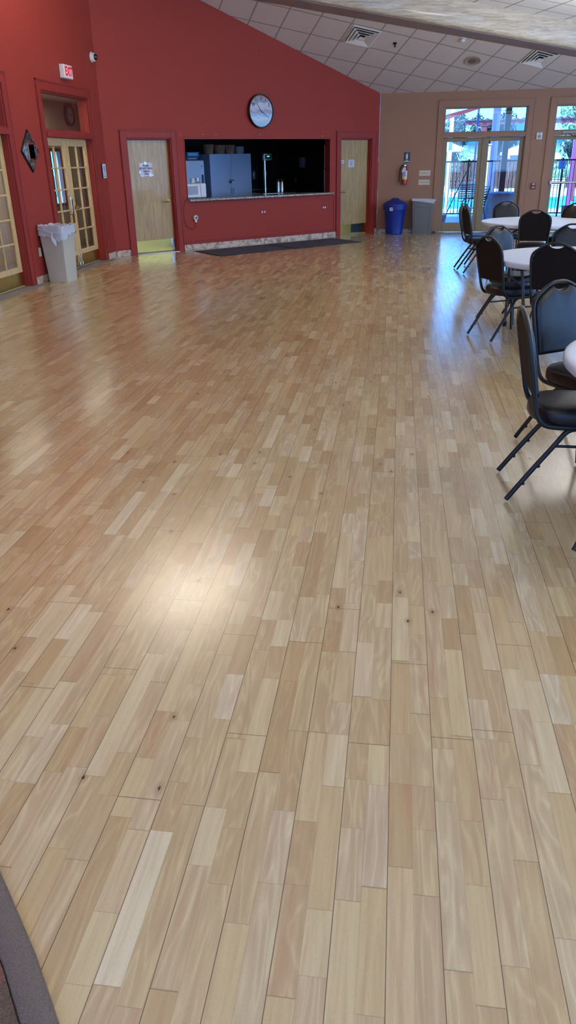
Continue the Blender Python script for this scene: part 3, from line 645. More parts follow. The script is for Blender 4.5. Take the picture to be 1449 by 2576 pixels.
# soap dispenser and outlet on the kitchen right wall
f_ = thing('soap_dispenser', KO, KR, 'pale soap dispenser on the dark kitchen wall', 'dispenser')
box(13.0, 13.098, 2.70, 2.86, 1.42, 1.66).build('body', pbr('grey_white_plastic', rgb(120, 120, 128), 0.4), f_, bevel=0.02); box(12.99, 13.05, 2.73, 2.83, 1.37, 1.41).build('push_lever', BLACKP, f_, bevel=0.008)
f_ = thing('outlet_plate', KO, KR, 'small outlet plate on the dark kitchen wall', 'outlet')
box(13.09, 13.099, 3.10, 3.18, 1.05, 1.17).build('plate', pbr('dim_grey_plate', rgb(90, 86, 86), 0.5), f_, bevel=0.002); box(13.086, 13.09, 3.125, 3.155, 1.07, 1.10).build('socket', BLACKP, f_)
f_ = thing('refrigerator_edge_panel', KO, KR, 'narrow bright steel door edge just inside the hatch', 'door edge')
box(12.33, 12.36, 0.98, 1.04, 0.841, 1.40).build('lower_strip', CHROME, f_); box(12.33, 12.36, 0.98, 1.04, 1.42, 1.90).build('upper_strip', WHITEP, f_)
MB().tube([(12.30, 0.97, 1.05), (12.22, 0.93, 1.05)], 0.008).build('handle', CHROME, f_)

# ------------------------------------------------------------------ lobby behind the french doors
LO = (0, 0, 0)
def struct(name, m, mat, label, cat): return tag(m.build(name, mat, smooth=False), label, cat, kind='structure')
# wall facing the hall, with a window opening
m = MB(); m.box(-6.98, -6.9, 6, 15.55, 0, 2.8); m.box(-6.98, -6.9, 16.02, 18.2, 0, 2.8); m.box(-6.98, -6.9, 15.55, 16.02, 0, 0.85); m.box(-6.98, -6.9, 15.55, 16.02, 1.85, 2.8)
struct('wall_lobby_left', m, BEIGE, 'beige wall of the lobby behind the french doors', 'wall')
struct('ceiling_lobby', MB().prism([(-6.98, 6), (-5.42, 6), (-5.42, 14.4), (-4.42, 15.3), (-6.98, 18.2)], 2.75, 2.8, 'z'), pbr('lobby_ceiling_white', rgb(200, 190, 175), 0.8), 'lobby ceiling', 'ceiling')
struct('floor_lobby', MB().prism([(-6.98, 6), (-5.40, 6), (-5.40, 14.35), (-4.42, 15.3), (-6.98, 18.2)], -0.08, -0.001, 'z'), pbr('grey_lobby_tile', rgb(120, 118, 120), 0.35), 'grey tiled lobby floor', 'floor')
struct('wall_lobby_front', box(-6.98, -5.42, 6, 6.08, 0, 2.8), BEIGE, 'far beige lobby end wall', 'wall')
o = box(7.66, 7.71, 0.17, 4.3, 0, 2.75).build('wall_lobby_back', BEIGE, smooth=False); place(o, KO, KR); tag(o, 'beige wall between lobby and kitchen', 'wall', kind='structure')
w_ = thing('window_2', (0, 0, 0), 0, 'small lobby window seen through the french doors', 'window', kind='structure')
m = MB(); m.box(-6.93, -6.86, 15.50, 15.56, 0.82, 1.90); m.box(-6.93, -6.86, 16.0, 16.06, 0.82, 1.90); m.box(-6.93, -6.86, 15.56, 16.0, 1.84, 1.90); m.box(-6.93, -6.86, 15.56, 16.0, 0.82, 0.88); m.box(-6.93, -6.88, 15.77, 15.80, 0.88, 1.84)
m.build('window_frame', pbr('brown_window_frame', rgb(110, 78, 64), 0.5), w_); box(-6.945, -6.94, 15.56, 16.0, 0.86, 1.86).build('glass_pane', GLASSM, w_)
# curtain, clock and chairs in the lobby
m = MB(); R_ = []
for z in (0.25, 2.45):
    R_.append([(7.62-0.02*math.sin(k*1.9)*(1.0 if z < 1 else 0.8), 0.5+k*0.03, z) for k in range(92)])
R2 = [[(x-0.012, y, z) for x, y, z in r] for r in R_]
m.ring_surface(R_, closed_u=False, cap=False); m.ring_surface(R2, closed_u=False, cap=False)
cu_ = thing('curtain', KO, KR, 'olive yellow curtain seen through the right french door leaf', 'curtain')
m.build('curtain_cloth', OLIVE, cu_); MB().rod((7.615, 0.4, 2.48), (7.615, 3.3, 2.48), 0.012).build('curtain_rod', BRASS, cu_)

def wall_clock(loc, rz, r, label, face_mat, rim_mat, rim_w, depth, nums, hands, face_inner=None):
    """clock facing local -y"""
    t_ = thing('wall_clock', loc, rz, label, 'clock')
    Rx = Matrix.Rotation(PI/2, 4, 'X')
    MB().lathe([(0, 0), (r, 0), (r+0.004, depth*0.3), (r+0.004, depth*0.8), (r-0.004, depth), (r-rim_w*0.6, depth), (r-rim_w, depth*0.70), (r-rim_w, depth*0.6), (0, depth*0.6)], 48).xf(Rx).build('clock_case', rim_mat, t_)
    MB().lathe([(0, depth*0.705), (r-rim_w, depth*0.705), (r-rim_w, depth*0.715), (0, depth*0.715)], 48).xf(Rx).build('clock_face', face_mat, t_)
    y = -depth*0.72
    nm = nums
    for k in nm:
        a = 2*PI*k/12; text('numeral', str(k), r*0.24, INK, t_, (math.sin(a)*r*0.74, y, math.cos(a)*r*0.74), bold=0.002)
    for (a, L, w, name) in hands:
        hm = MB(); hm.prism([(-w, -0.03), (w, -0.03), (w*0.5, L), (-w*0.5, L)], -0.002, 0.0).xf(Matrix.Rotation(a, 4, 'Y'))
        h_ = hm.build(name, INK, t_); h_.location = (0, y-0.004, 0)
    return t_
# picture-dial clock
m, n, l, b = newmat('painted_landscape_dial'); t = NT(n, l); tcn = n.new('ShaderNodeTexCoord'); s_ = n.new('ShaderNodeSeparateXYZ'); l.new(tcn.outputs['Object'], s_.inputs[0])
w1 = t.noise(t.xyz(t.m('MULTIPLY', s_.outputs['X'], 5.0), 0.0, t.m('MULTIPLY', s_.outputs['Z'], 11.0)), 1.0, 5, 0.6)
hh = t.m('ADD', t.m('DIVIDE', t.m('ADD', s_.outputs['Z'], 0.29), 0.58), t.m('MULTIPLY', t.m('SUBTRACT', w1, 0.5), 0.38))
pic = t.ramp(hh, [(0.02, rgb(96, 92, 66)), (0.17, rgb(132, 126, 84)), (0.26, rgb(186, 164, 140)), (0.34, rgb(128, 148, 150)), (0.42, rgb(150, 176, 200)), (0.48, rgb(150, 126, 126)), (0.56, rgb(182, 174, 180)), (0.72, rgb(190, 178, 180)), (0.78, rgb(150, 116, 108)), (0.84, rgb(110, 152, 172)), (0.91, rgb(176, 104, 84)), (0.99, rgb(110, 78, 66))])
l.new(pic, b.inputs['Base Color']); b.inputs['Roughness'].default_value = 0.15; b.inputs['Coat Weight'].default_value = 0.5
DIAL = m
GOLDRIM = pbr('bronze_clock_rim', rgb(60, 44, 36), 0.35, metal=0.5)
wall_clock(KM @ Vector((9.78, -0.001, 2.497)), KR, 0.30, 'large round wall clock with landscape dial above the hatch', DIAL, GOLDRIM, 0.022, 0.075,
           (10, 11, 12, 1, 2), ((math.radians(-36), 0.15, 0.005, 'hour_hand'), (math.radians(122), 0.22, 0.004, 'minute_hand')))
wall_clock((-6.899, 16.75, 2.53), PI/2, 0.21, 'round clock on the lobby wall seen through the transom', pbr('grey_clock_face', rgb(196, 186, 186), 0.4), pbr('mauve_clock_rim', rgb(70, 36, 44), 0.4), 0.05, 0.07,
           (3, 6, 9, 12), ((math.radians(100), 0.08, 0.004, 'hour_hand'), (math.radians(160), 0.12, 0.003, 'minute_hand')))

# ------------------------------------------------------------------ chairs
def by(z): return -0.205-(z-0.47)*0.205      # recline of the back
def make_chair(label):
    c = thing('banquet_chair', (0, 0, 0), 0, label, 'chair', 'black banquet chairs around the round tables')
    # seat
    out = []
    N = 36
    for i in range(N):
        a = 2*PI*i/N; ca, sa = math.cos(a), math.sin(a); e = 0.62 if sa > 0 else 0.80
        out.append((0.205*abs(ca)**e*(1 if ca > 0 else -1), 0.215*abs(sa)**e*(1 if sa > 0 else -1)))
    prof = [(0.86, 0.402), (0.97, 0.404), (1.0, 0.415), (1.0, 0.445), (0.985, 0.462), (0.94, 0.476), (0.80, 0.484), (0.5, 0.490), (0.2, 0.492)]
    MB().ring_surface([[(x*s_, y*s_, z) for x, y in out] for s_, z in prof]).build('seat', BLACKV, c, ang=60)
    # back frame tube, down the sides and forward below the seat
    half = [(0.0, 0.932), (0.05, 0.928), (0.10, 0.908), (0.152, 0.876), (0.186, 0.848), (0.202, 0.812), (0.205, 0.76), (0.198, 0.66), (0.190, 0.56), (0.185, 0.49)]
    side = [(x, by(z), z) for x, z in half]+[(0.184, -0.190, 0.44), (0.184, -0.165, 0.408), (0.184, -0.12, 0.393), (0.184, 0.0, 0.391), (0.184, 0.13, 0.391)]
    full = [(-x, y, z) for x, y, z in reversed(side[1:])]+side
    MB().tube(catmull(full, 3), 0.0105, 8, ry=0.0135).build('back_frame', BLACKM, c, ang=70)
    # padded backrest panel with the hand slot dip at the top
    ph = [(0.0, 0.888), (0.022, 0.890), (0.045, 0.899), (0.062, 0.913), (0.098, 0.899), (0.148, 0.868), (0.178, 0.842), (0.193, 0.808), (0.195, 0.76), (0.188, 0.66), (0.181, 0.56), (0.179, 0.535)]
    poly = ph+[(-x, z) for x, z in reversed(ph[1:])]
    def ring(s_, off):
        cx, cz_ = 0.0, 0.70
        return [(x*s_, by(z_)+off, z_) for x, z_ in ((x, cz_+(z-cz_)*s_) for x, z in poly)]
    MB().ring_surface([ring(1.0, 0.0), ring(1.0, 0.012), ring(0.97, 0.022), ring(0.85, 0.027), ring(0.5, 0.030), ring(0.1, 0.031)]).build('backrest', BLACKV, c, ang=60)
    MB().ring_surface([ring(0.3, -0.006), ring(0.98, -0.006), ring(0.99, -0.0005)]).build('back_panel', BROWNBK, c, ang=60)
    # legs: rear foot up, bend, run under the seat, down to the front foot
    for s_ in (-1, 1):
        x = 0.200*s_; x2 = 0.172*s_
        rear = [(x, -0.300, 0.0), (x*0.97, -0.20, 0.15), (x*0.93, -0.095, 0.30), (x2, -0.050, 0.358), (x2, -0.015, 0.380), (x2, 0.03, 0.384), (x2, 0.05, 0.384)]
        lg = MB().tube(catmull(rear, 4), 0.0115, 8, ry=0.0135).build('leg', BLACKM, c, ang=70)
        for f in (0.30, 0.62): MB().lathe([(0.007, -0.006), (0.009, 0), (0.007, 0.006)], 8, (x*(1-0.07*f), -0.300+0.205*f+0.014, 0.30*f)).build('stacking_bumper', RUBBER, lg)
        front = [(x2, 0.05, 0.384), (x2, 0.11, 0.382), (x2, 0.145, 0.365), (x2*1.02, 0.162, 0.33), (x*0.96, 0.19, 0.15), (x, 0.215, 0.0)]
        MB().tube(catmull(front, 4), 0.0115, 8, ry=0.0135).build('leg', BLACKM, c, ang=70)
        MB().rod((x*0.93, -0.10, 0.295), (x*0.95, 0.168, 0.295), 0.0075).build('stretcher', BLACKM, c)
    m_ = MB(); m_.rod((-0.17, 0.03, 0.384), (0.17, 0.03, 0.384), 0.008); m_.rod((-0.18, -0.10, 0.393), (0.18, -0.10, 0.393), 0.008); m_.box(-0.17, 0.17, -0.12, 0.14, 0.3935, 0.4015)
    m_.build('seat_frame', BLACKM, c)
    return c
CH = [  # (rear foot centre x, y, azimuth faced), label
    (0.620, 3.820, 91, 'black banquet chair at the left of the nearest round table, seen from the side'),
    (0.962, 4.712, 146, 'black banquet chair behind the nearest table, its padded front facing the camera'),
    (0.985, 2.938, 46, 'black banquet chair nearest the camera, only a foot showing at the right edge'),
    (0.836, 7.490, 62, 'black banquet chair at the left of the middle table, its brown back to the camera'),
    (1.060, 8.640, 140, 'grey-fronted banquet chair behind the left side of the middle table'),
    (1.335, 6.850, 22, 'black banquet chair at the near side of the middle table, back square to the camera'),
    (1.865, 8.800, 184, 'black banquet chair behind the middle table, facing the camera at the right edge'),
    (1.845, 11.12, 8, 'black banquet chair at the near side of the far table, blue-lit seat showing'),
    (0.985, 12.20, 80, 'black banquet chair at the left of the far table, back towards the camera'),
    (1.020, 12.86, 118, 'banquet chair tucked behind the leftmost chair of the far table'),
    (1.742, 13.42, 178, 'black banquet chair behind the far table, in front of the patio doors'),
    (2.680, 12.62, 222, 'black banquet chair at the right end of the far table, cut by the frame'),
]
ch0 = None
for x, y, az, lab in CH:
    a = math.radians(az); fx, fy = math.sin(a), math.cos(a)
    if ch0 is None: c = ch0 = make_chair(lab)
    else: c = copy_tree(ch0); c['label'] = lab
    place(c, (x+0.30*fx, y+0.30*fy, 0.0125), -a)
# ------------------------------------------------------------------ tables
def make_table():
    t_ = thing('round_table', (0, 0, 0), 0, '', 'table', 'white round folding tables')
    R = 0.89
    MB().lathe([(0, 0.697), (R-0.05, 0.697), (R-0.045, 0.692), (R-0.012, 0.692), (R-0.003, 0.700), (R, 0.712), (R, 0.728), (R-0.004, 0.737), (R-0.014, 0.742), (R-0.035, 0.742), (R-0.045, 0.740), (0, 0.740)], 72).build('table_top', TABLEW, t_, ang=50)
    m = MB(); m.box(-0.72, 0.72, -0.36, -0.33, 0.66, 0.692); m.box(-0.72, 0.72, 0.33, 0.36, 0.66, 0.692); m.box(-0.70, -0.67, -0.36, 0.36, 0.66, 0.692); m.box(0.67, 0.70, -0.36, 0.36, 0.66, 0.692)
    m.build('under_frame', BLACKM, t_)
    for sx_ in (-1, 1):
        for sy_ in (-1, 1):
            lg = MB().tube([(0.66*sx_, 0.30*sy_, 0.68), (0.63*sx_, 0.40*sy_, 0.35), (0.62*sx_, 0.44*sy_, 0.0)], 0.015, 10).build('leg', GREYM, t_)
            MB().lathe([(0.02, 0), (0.02, 0.05), (0.016, 0.055)], 10, (0.62*sx_, 0.44*sy_, 0)).build('foot_cap', RUBBER, lg)
        MB().rod((0.645*sx_, -0.35, 0.52), (0.645*sx_, 0.35, 0.52), 0.01).build('cross_bar', GREYM, t_)
        MB().rod((0.64*sx_, 0, 0.52), (0.20*sx_, 0, 0.68), 0.01).build('brace', BLACKM, t_)
    return t_
tb0 = make_table()
for i, (x, y, rz, lab) in enumerate(((1.71, 3.62, 1.57, 'white round folding table nearest the camera, cut by the right edge'),
                                     (1.80, 7.72, 0.05, 'white round folding table in the middle of the row'),
                                     (2.12, 12.10, 0.2, 'white round folding table farthest away, by the patio doors'))):
    t_ = tb0 if i == 0 else copy_tree(tb0)
    place(t_, (x, y, 0.0), rz); t_['label'] = lab

# ------------------------------------------------------------------ bins
t_ = thing('waste_bin', (-5.018, 11.215, 0), 0.0, 'tall ivory waste bin with a clear plastic liner, left wall', 'bin')
def sq(hw, r, z, n=5):
    pts = []
    for k, (cx, cy) in enumerate(((1, 1), (-1, 1), (-1, -1), (1, -1))):
        for j in range(n):
            a = k*PI/2+j*(PI/2)/(n-1); pts.append((cx*(hw-r)+r*math.cos(a), cy*(hw-r)+r*math.sin(a), z))
    return pts
BZ = PI/180*0
mb_ = MB(); mb_.ring_surface([sq(0.150, 0.015, 0.0), sq(0.152, 0.015, 0.008), sq(0.152, 0.013, 0.03), sq(0.193, 0.018, 0.76), sq(0.205, 0.02, 0.762), sq(0.205, 0.02, 0.785), sq(0.190, 0.018, 0.785), sq(0.150, 0.013, 0.04)])
mb_.build('bin_body', IVORY, t_, ang=30)
random.seed(3); rings = []
N_ = 48
def sqp(hw, i, N=N_):
    a = 2*PI*i/N; c_, s_ = math.cos(a), math.sin(a); k = hw/max(abs(c_), abs(s_)); k = min(k, hw*1.30); return k*c_, k*s_
for lvl, (hw, z, jz) in enumerate(((0.165, 0.66, 0), (0.188, 0.79, 0.004), (0.205, 0.805, 0.014), (0.215, 0.795, 0.012), (0.214, 0.74, 0.01), (0.216, 0.69, 0.018), (0.219, 0.645, 0.03))):
    rg = []
    for i in range(N_):
        x, y = sqp(hw, i); w = math.sin(i*1.7+lvl*0.9)*0.5+math.sin(i*0.6+lvl*2)*0.5+random.uniform(-0.4, 0.4)
        d = 1+0.012*w; low = 0.05*math.sin(i*2*PI/N_*2+0.6) if lvl > 4 else 0
        rg.append((x*d, y*d, z+jz*w+low*(lvl-4)*0.4))
    rings.append(rg)
MB().ring_surface(rings, cap=False).build('bin_liner', BAGM, t_, ang=80)
kn_ = MB(); kn_.lathe([(0.0, -0.02), (0.015, -0.012), (0.018, 0), (0.012, 0.012), (0, 0.018)], 10, (0.04, -0.228, 0.695)); kn_.tube(catmull([(0.04, -0.228, 0.69), (0.05, -0.25, 0.63), (0.075, -0.245, 0.58), (0.085, -0.24, 0.535), (0.10, -0.238, 0.52)], 4), [0.010, 0.012, 0.015, 0.018, 0.022, 0.026, 0.028, 0.03, 0.03, 0.03, 0.028, 0.026, 0.022, 0.018, 0.012, 0.008, 0.003], 8)
kn_.tube(catmull([(0.04, -0.225, 0.70), (-0.08, -0.222, 0.735), (-0.19, -0.215, 0.75)], 4), 0.006, 6); kn_.tube(catmull([(0.04, -0.225, 0.70), (0.13, -0.222, 0.70), (0.205, -0.21, 0.68)], 4), 0.006, 6)
kn_.build('liner_knot', BAGM, t_)
t_.rotation_euler = (0, 0, math.radians(-6))
# blue recycling bin
t_ = thing('recycling_bin', (-0.075, 18.70, 0), 0, 'round blue lidded recycling bin against the tan wall', 'bin')
prof = [(0, 0), (0.185, 0), (0.197, 0.015), (0.199, 0.05), (0.238, 0.50), (0.246, 0.52), (0.262, 0.53), (0.266, 0.60), (0.270, 0.628), (0.26, 0.632), (0.0, 0.632)]
m = MB(); NN = 72; rings = []
for r, z in prof:
    rings.append([((r*(1-(0.022 if 0.04 < z < 0.51 and k % 6 == 0 else 0)))*math.cos(2*PI*k/NN), (r*(1-(0.022 if 0.04 < z < 0.51 and k % 6 == 0 else 0)))*math.sin(2*PI*k/NN), z) for k in range(NN)])
m.ring_surface(rings).build('bin_body', BLUEBIN, t_, ang=30)
lid = MB().lathe([(0.278, 0.618), (0.284, 0.622), (0.284, 0.645), (0.27, 0.655), (0.235, 0.682), (0.16, 0.722), (0.08, 0.748), (0, 0.755)], 48).build('lid', BLUEBIN, t_)
MB().tube(catmull([(-0.085, -0.06, 0.738), (-0.07, -0.085, 0.762), (0, -0.09, 0.770), (0.07, -0.085, 0.762), (0.085, -0.06, 0.738)], 4), 0.012, 8).build('lid_handle', BLUEBIN, lid)
lb = MB(); lb.box(-0.105, -0.03, -0.262, -0.256, 0.515, 0.585); lb.xf(Matrix.Rotation(math.radians(-2), 4, 'Z')); o = lb.build('sticker', PAPER, t_); tag(o, 'small white sticker')
for k in range(4): box(-0.095, -0.04, -0.2645, -0.2625, 0.53+0.012*k, 0.535+0.012*k).build('sticker_print', INK, o)
# grey slim bin
t_ = thing('waste_bin', (0.555, 18.78, 0), 0, 'slim grey waste bin with a clear liner beside the patio doors', 'bin')
def rr(hx, hy, r, z, n=4):
    pts = []
    for k, (cx, cy) in enumerate(((1, 1), (-1, 1), (-1, -1), (1, -1))):
        for j in range(n):
            a = k*PI/2+j*(PI/2)/(n-1); pts.append((cx*(hx-r)+r*math.cos(a), cy*(hy-r)+r*math.sin(a), z))
    return pts
MB().ring_surface([rr(0.215, 0.12, 0.02, 0), rr(0.218, 0.124, 0.02, 0.02), rr(0.243, 0.138, 0.02, 0.70), rr(0.252, 0.145, 0.02, 0.702), rr(0.255, 0.147, 0.02, 0.74), rr(0.24, 0.135, 0.02, 0.74), rr(0.21, 0.115, 0.015, 0.04)]).build('bin_body', GREYBIN, t_, ang=30)
m = MB()
arch = [(-0.165, 0.03), (-0.185, 0.50), (-0.175, 0.555), (-0.14, 0.575), (0.14, 0.575), (0.175, 0.555), (0.185, 0.50), (0.165, 0.03)]
m.tube([(x, -0.124-0.0205*z/0.7-0.002, z) for x, z in catmull([(a, 0, b_) for a, b_ in arch], 3) and [(p[0], p[2]) for p in catmull([(a, 0, b_) for a, b_ in arch], 3)]], 0.005, 6)
m.build('embossed_arch', pbr('grey_bin_ridge', rgb(96, 98, 98), 0.5), t_)
m = MB(); random.seed(5); rings = []
for lvl, (hx, hy, z) in enumerate(((0.236, 0.130, 0.66), (0.240, 0.134, 0.742), (0.262, 0.155, 0.75), (0.266, 0.158, 0.715), (0.262, 0.154, 0.685))):
    rings.append([(x*(1+random.uniform(-.012, .012)), y, z_+random.uniform(-.006, .006)-(0.035*(x/0.26) if lvl == 4 else 0)) for x, y, z_ in rr(hx, hy, 0.02, z, 6)])
m.ring_surface(rings, cap=False).build('bin_liner', BAGM, t_, ang=80)
m = MB(); m.tube([(0.262, -0.1, 0.70), (0.29, -0.12, 0.715), (0.275, -0.10, 0.74)], 0.012, 6); m.box(-0.06, -0.015, -0.165, -0.155, 0.74, 0.76); m.build('liner_tuft', BAGM, t_)

# ------------------------------------------------------------------ mats and carpet
def floor_mat(s0, s1, label):
    p = [(s0+0.0, -0.26), (s1, -0.26), (s1-0.09, -1.33), (s0-0.1, -1.40)]
    t_ = thing('floor_mat', KO, KR, label, 'mat', 'dark mats in front of the serving hatch')
    MB().prism([p[3], p[2], p[1], p[0]], 0.0005, 0.007, 'z').build('mat_base', RUBBER, t_)
    cx = sum(q[0] for q in p)/4; cy = sum(q[1] for q in p)/4
    q = [(cx+(a-cx)*0.965, cy+(b_-cy)*0.94) for a, b_ in p]
    MB().prism([q[3], q[2], q[1], q[0]], 0.0072, 0.0105, 'z').build('mat_surface', MATM, t_)
floor_mat(7.90, 9.67, 'dark ribbed floor mat in front of the hatch, the left of two')
floor_mat(9.69, 11.50, 'dark ribbed floor mat in front of the hatch, the right of two')
# carpet edge at the lower left corner of the photo
cp = thing('carpet', (0, 0, 0), 0, 'patterned dark carpet with grey border at the bottom left corner', 'carpet')
def off(p, q, d):  # parallel edge moved to the left-hand side
    dx, dy = q[0]-p[0], q[1]-p[1]; L = math.hypot(dx, dy); return (p[0]-dy/L*d, p[1]+dx/L*d), (q[0]-dy/L*d, q[1]+dx/L*d)
EDGE = [(-0.30, 0.40), (-0.47, 0.665), (-0.626, 0.866), (-0.742, 1.004), (-0.93, 1.202), (-1.35, 1.62)]
def shift(pts, d): return [(x-d*0.74, y-d*0.67) for x, y in pts]
m = MB(); a_, b_ = EDGE, shift(EDGE, 0.072); nE = len(EDGE)
top = [[(x, y, 0.0005) for x, y in a_], [(x, y, 0.012) for x, y in shift(EDGE, 0.003)], [(x, y, 0.016) for x, y in shift(EDGE, 0.012)], [(x, y, 0.016) for x, y in shift(EDGE, 0.066)], [(x, y, 0.0005) for x, y in b_]]
m.ring_surface(top, closed_u=False, cap=False).build('carpet_border', GREYFELT, cp, ang=70)
inn = shift(EDGE, 0.0725); m = MB(); m.prism(list(reversed(inn))+[(-1.2, -0.3), (-1.9, 1.0)][::1], 0.0005, 0.013, 'z')
m.build('carpet_pile', CARPET, cp)

# ------------------------------------------------------------------ things on the diagonal wall and its doors
def sheet(name, x0, x1, z0, z1, y, label, loc, rz, cat='notice'):
    t_ = thing(name, loc, rz, label, cat)
    pp = MB(); nx = 8
    rows = []
    for j in range(6):
        rows.append([(x0+(x1-x0)*i/nx, y-0.0025+0.0012*math.sin(i*1.3+j), z0+(z1-z0)*j/5) for i in range(nx+1)])
    pp.ring_surface(rows, closed_u=False, cap=False)
    s2 = [[(a, b_-0.0008, c_) for a, b_, c_ in r] for r in rows]
    pp.ring_surface(s2, closed_u=False, cap=False); pp.build('paper', PAPER, t_)
    return t_
t_ = sheet('paper_notice', 7.055, 7.32, 1.375, 1.605, 0.093, 'white taped notice about tables and chairs on the left wooden door', KO, KR)
for i, (s, z, h, mt) in enumerate((('PLEASE', 1.555, 0.046, INK), ('DO NOT DRAG', 1.508, 0.046, INK), ('Tables or', 1.462, 0.044, INK), ('Chairs', 1.417, 0.044, INK))):
    text('lettering', s, h, mt, t_, (7.188, 0.087, z), extrude=0.0006, sx=0.82, bold=0.001)
TAPE = pbr('glossy_clear_tape', rgb(236, 238, 242), 0.12, coat=0.6)
for x0, x1, z0, z1 in ((7.16, 7.20, 1.57, 1.625), (7.04, 7.07, 1.425, 1.465), (7.25, 7.285, 1.365, 1.42), (7.085, 7.11, 1.36, 1.39), (7.30, 7.335, 1.38, 1.40)):
    box(x0, x1, 0.0855, 0.0865, z0, z1).build('tape', TAPE, t_)
t_ = sheet('paper_notice', 12.245, 12.42, 1.435, 1.585, 0.093, 'small white printed notice on the right wooden door', KO, KR)
text('lettering', 'NOTICE', 0.026, INK, t_, (12.332, 0.087, 1.556), extrude=0.0006)
for k in range(5): box(12.28+0.008*(k % 2), 12.385-0.01*(k % 3), 0.0868, 0.0876, 1.462+0.016*k, 1.468+0.016*k).build('print_line', INK, t_)
t_ = thing('door_sign', KO, KR, 'small white strip sign with red letters at the door edge', 'sign')
box(11.96, 12.12, 0.091, 0.0945, 1.52, 1.575).build('sign_plate', PAPER, t_); box(11.98, 12.10, 0.0897, 0.0908, 1.54, 1.555).build('print_bar', REDINK, t_)

def outlet(loc, rz, label, w, h, plate, inner, kind='duplex', group=None):
    """wall plate facing local -y centred on its origin"""
    t_ = thing('outlet', loc, rz, label, 'outlet', group)
    box(-w/2, w/2, -0.008, -0.0005, -h/2, h/2).build('cover_plate', plate, t_, bevel=0.002)
    for k in (-1, 1):
        s_ = (MB().box(-0.016+k*w*0.22, 0.016+k*w*0.22, -0.011, -0.008, -0.018, 0.018) if w > h else MB().box(-0.016, 0.016, -0.011, -0.008, -0.016+k*h*0.22, 0.016+k*h*0.22)).build('socket', inner, t_, bevel=0.003)
        cx, cz_ = (k*w*0.22, 0) if w > h else (0, k*h*0.22)
        m = MB(); m.box(cx-0.008, cx-0.005, -0.0115, -0.011, cz_-0.004, cz_+0.008); m.box(cx+0.005, cx+0.008, -0.0115, -0.011, cz_-0.004, cz_+0.008); m.build('slots', BLACKP, s_)
    return t_
outlet(KM @ Vector((9.80, 0, 0.625)), KR, 'red wall outlet with white sockets below the middle of the hatch', 0.15, 0.115, REDTRIM, WHITEP)
outlet(KM @ Vector((11.47, 0, 0.635)), KR, 'red wall outlet with white sockets below the right end of the hatch', 0.12, 0.10, REDTRIM, WHITEP)
outlet((XL, 11.045, 0.435), PI/2, 'cream outlet low on the left wall beside the ivory bin', 0.075, 0.125, CREAMP, WHITEP)
t_ = thing('outlet', KM @ Vector((8.16, 0, 0.61)), KR, 'red outlet plate behind the white plug-in timer', 'outlet')
box(-0.055, 0.055, -0.008, -0.0005, -0.06, 0.06).build('cover_plate', REDTRIM, t_, bevel=0.002)
t_ = thing('plug_in_timer', KM @ Vector((8.125, -0.009, 0.60)), KR, 'round white plug-in timer with a cord under the worktop', 'timer')
MB().lathe([(0, 0), (0.045, 0), (0.048, 0.01), (0.046, 0.045), (0.034, 0.052), (0.03, 0.046), (0, 0.046)], 24).xf(Matrix.Rotation(PI/2, 4, 'X')).build('timer_body', WHITEP, t_)
MB().lathe([(0, 0.047), (0.022, 0.047), (0.022, 0.054), (0, 0.055)], 16).xf(Matrix.Rotation(PI/2, 4, 'X')).build('timer_dial', GREYM, t_)
box(-0.022, 0.012, -0.045, -0.006, -0.085, -0.035).build('plug', WHITEP, t_, bevel=0.006)
o = MB().tube(catmull([(8.115, -0.035, 0.525), (8.11, -0.04, 0.46), (8.05, -0.03, 0.40), (7.95, -0.02, 0.43), (7.88, -0.02, 0.55), (7.87, -0.02, 0.75), (7.91, -0.03, 0.90), (7.96, -0.03, 0.955), (8.03, 0.10, 0.952), (8.04, 0.19, 0.95)], 6), 0.005, 6).build('power_cord', pbr('dark_brown_cord', rgb(52, 28, 28), 0.5)); place(o, KO, KR)
tag(o, 'dark power cord looping from the worktop end to the timer', 'cord')
# small nail heads over the hatch
for s, z, w in ((7.93, 2.075, 'at the left corner of'), (8.42, 2.085, 'over the basket end of'), (8.72, 2.08, 'third along the top edge of'), (9.78, 2.08, 'straight under the clock, above'), (11.42, 2.06, 'near the right corner of')):
    t_ = MB().lathe([(0, 0), (0.009, 0), (0.007, 0.006), (0, 0.007)], 10).xf(Matrix.Rotation(PI/2, 4, 'X')).build('hook_screw', CREAMP)
    place(t_, KM @ Vector((s, 0.0, z)), KR); tag(t_, 'tiny pale screw '+w+' the serving hatch', 'screw', 'screws above the serving hatch')
t_ = MB().lathe([(0, 0), (0.012, 0), (0.012, 0.02), (0, 0.022)], 10).xf(Matrix.Rotation(PI/2, 4, 'X')).build('wall_hook', REDTRIM)
place(t_, KM @ Vector((9.81, 0.0, 3.53)), KR); tag(t_, 'small red-painted hook high on the red wall above the clock', 'hook')

# ------------------------------------------------------------------ things on the left wall
EM = Matrix.Translation((XL, 0, 0)) @ Matrix.Rotation(PI/2, 4, 'Z')
t_ = thing('exit_sign', (XL, 12.80, 2.905), PI/2, 'white exit sign with red letters above the french doors', 'exit sign')
box(-0.165, 0.165, -0.085, -0.0005, -0.095, 0.095).build('sign_housing', WHITEP, t_, bevel=0.014, seg=3)
face = box(-0.145, 0.145, -0.0885, -0.0852, -0.078, 0.078).build('sign_face', pbr('pinkish_sign_face', rgb(240, 200, 196), 0.4, emit=rgb(255, 190, 186), es=0.25), t_, bevel=0.001)
text('lettering', 'EXIT', 0.17, pbr('exit_red', rgb(214, 20, 44), 0.4, emit=rgb(230, 20, 50), es=0.35), t_, (0, -0.0895, -0.002), bold=0.006, extrude=0.0008, sx=0.80)
t_ = thing('dome_camera', (XL, 14.08, 3.235), PI/2, 'small white dome security camera near the wall corner', 'security camera')
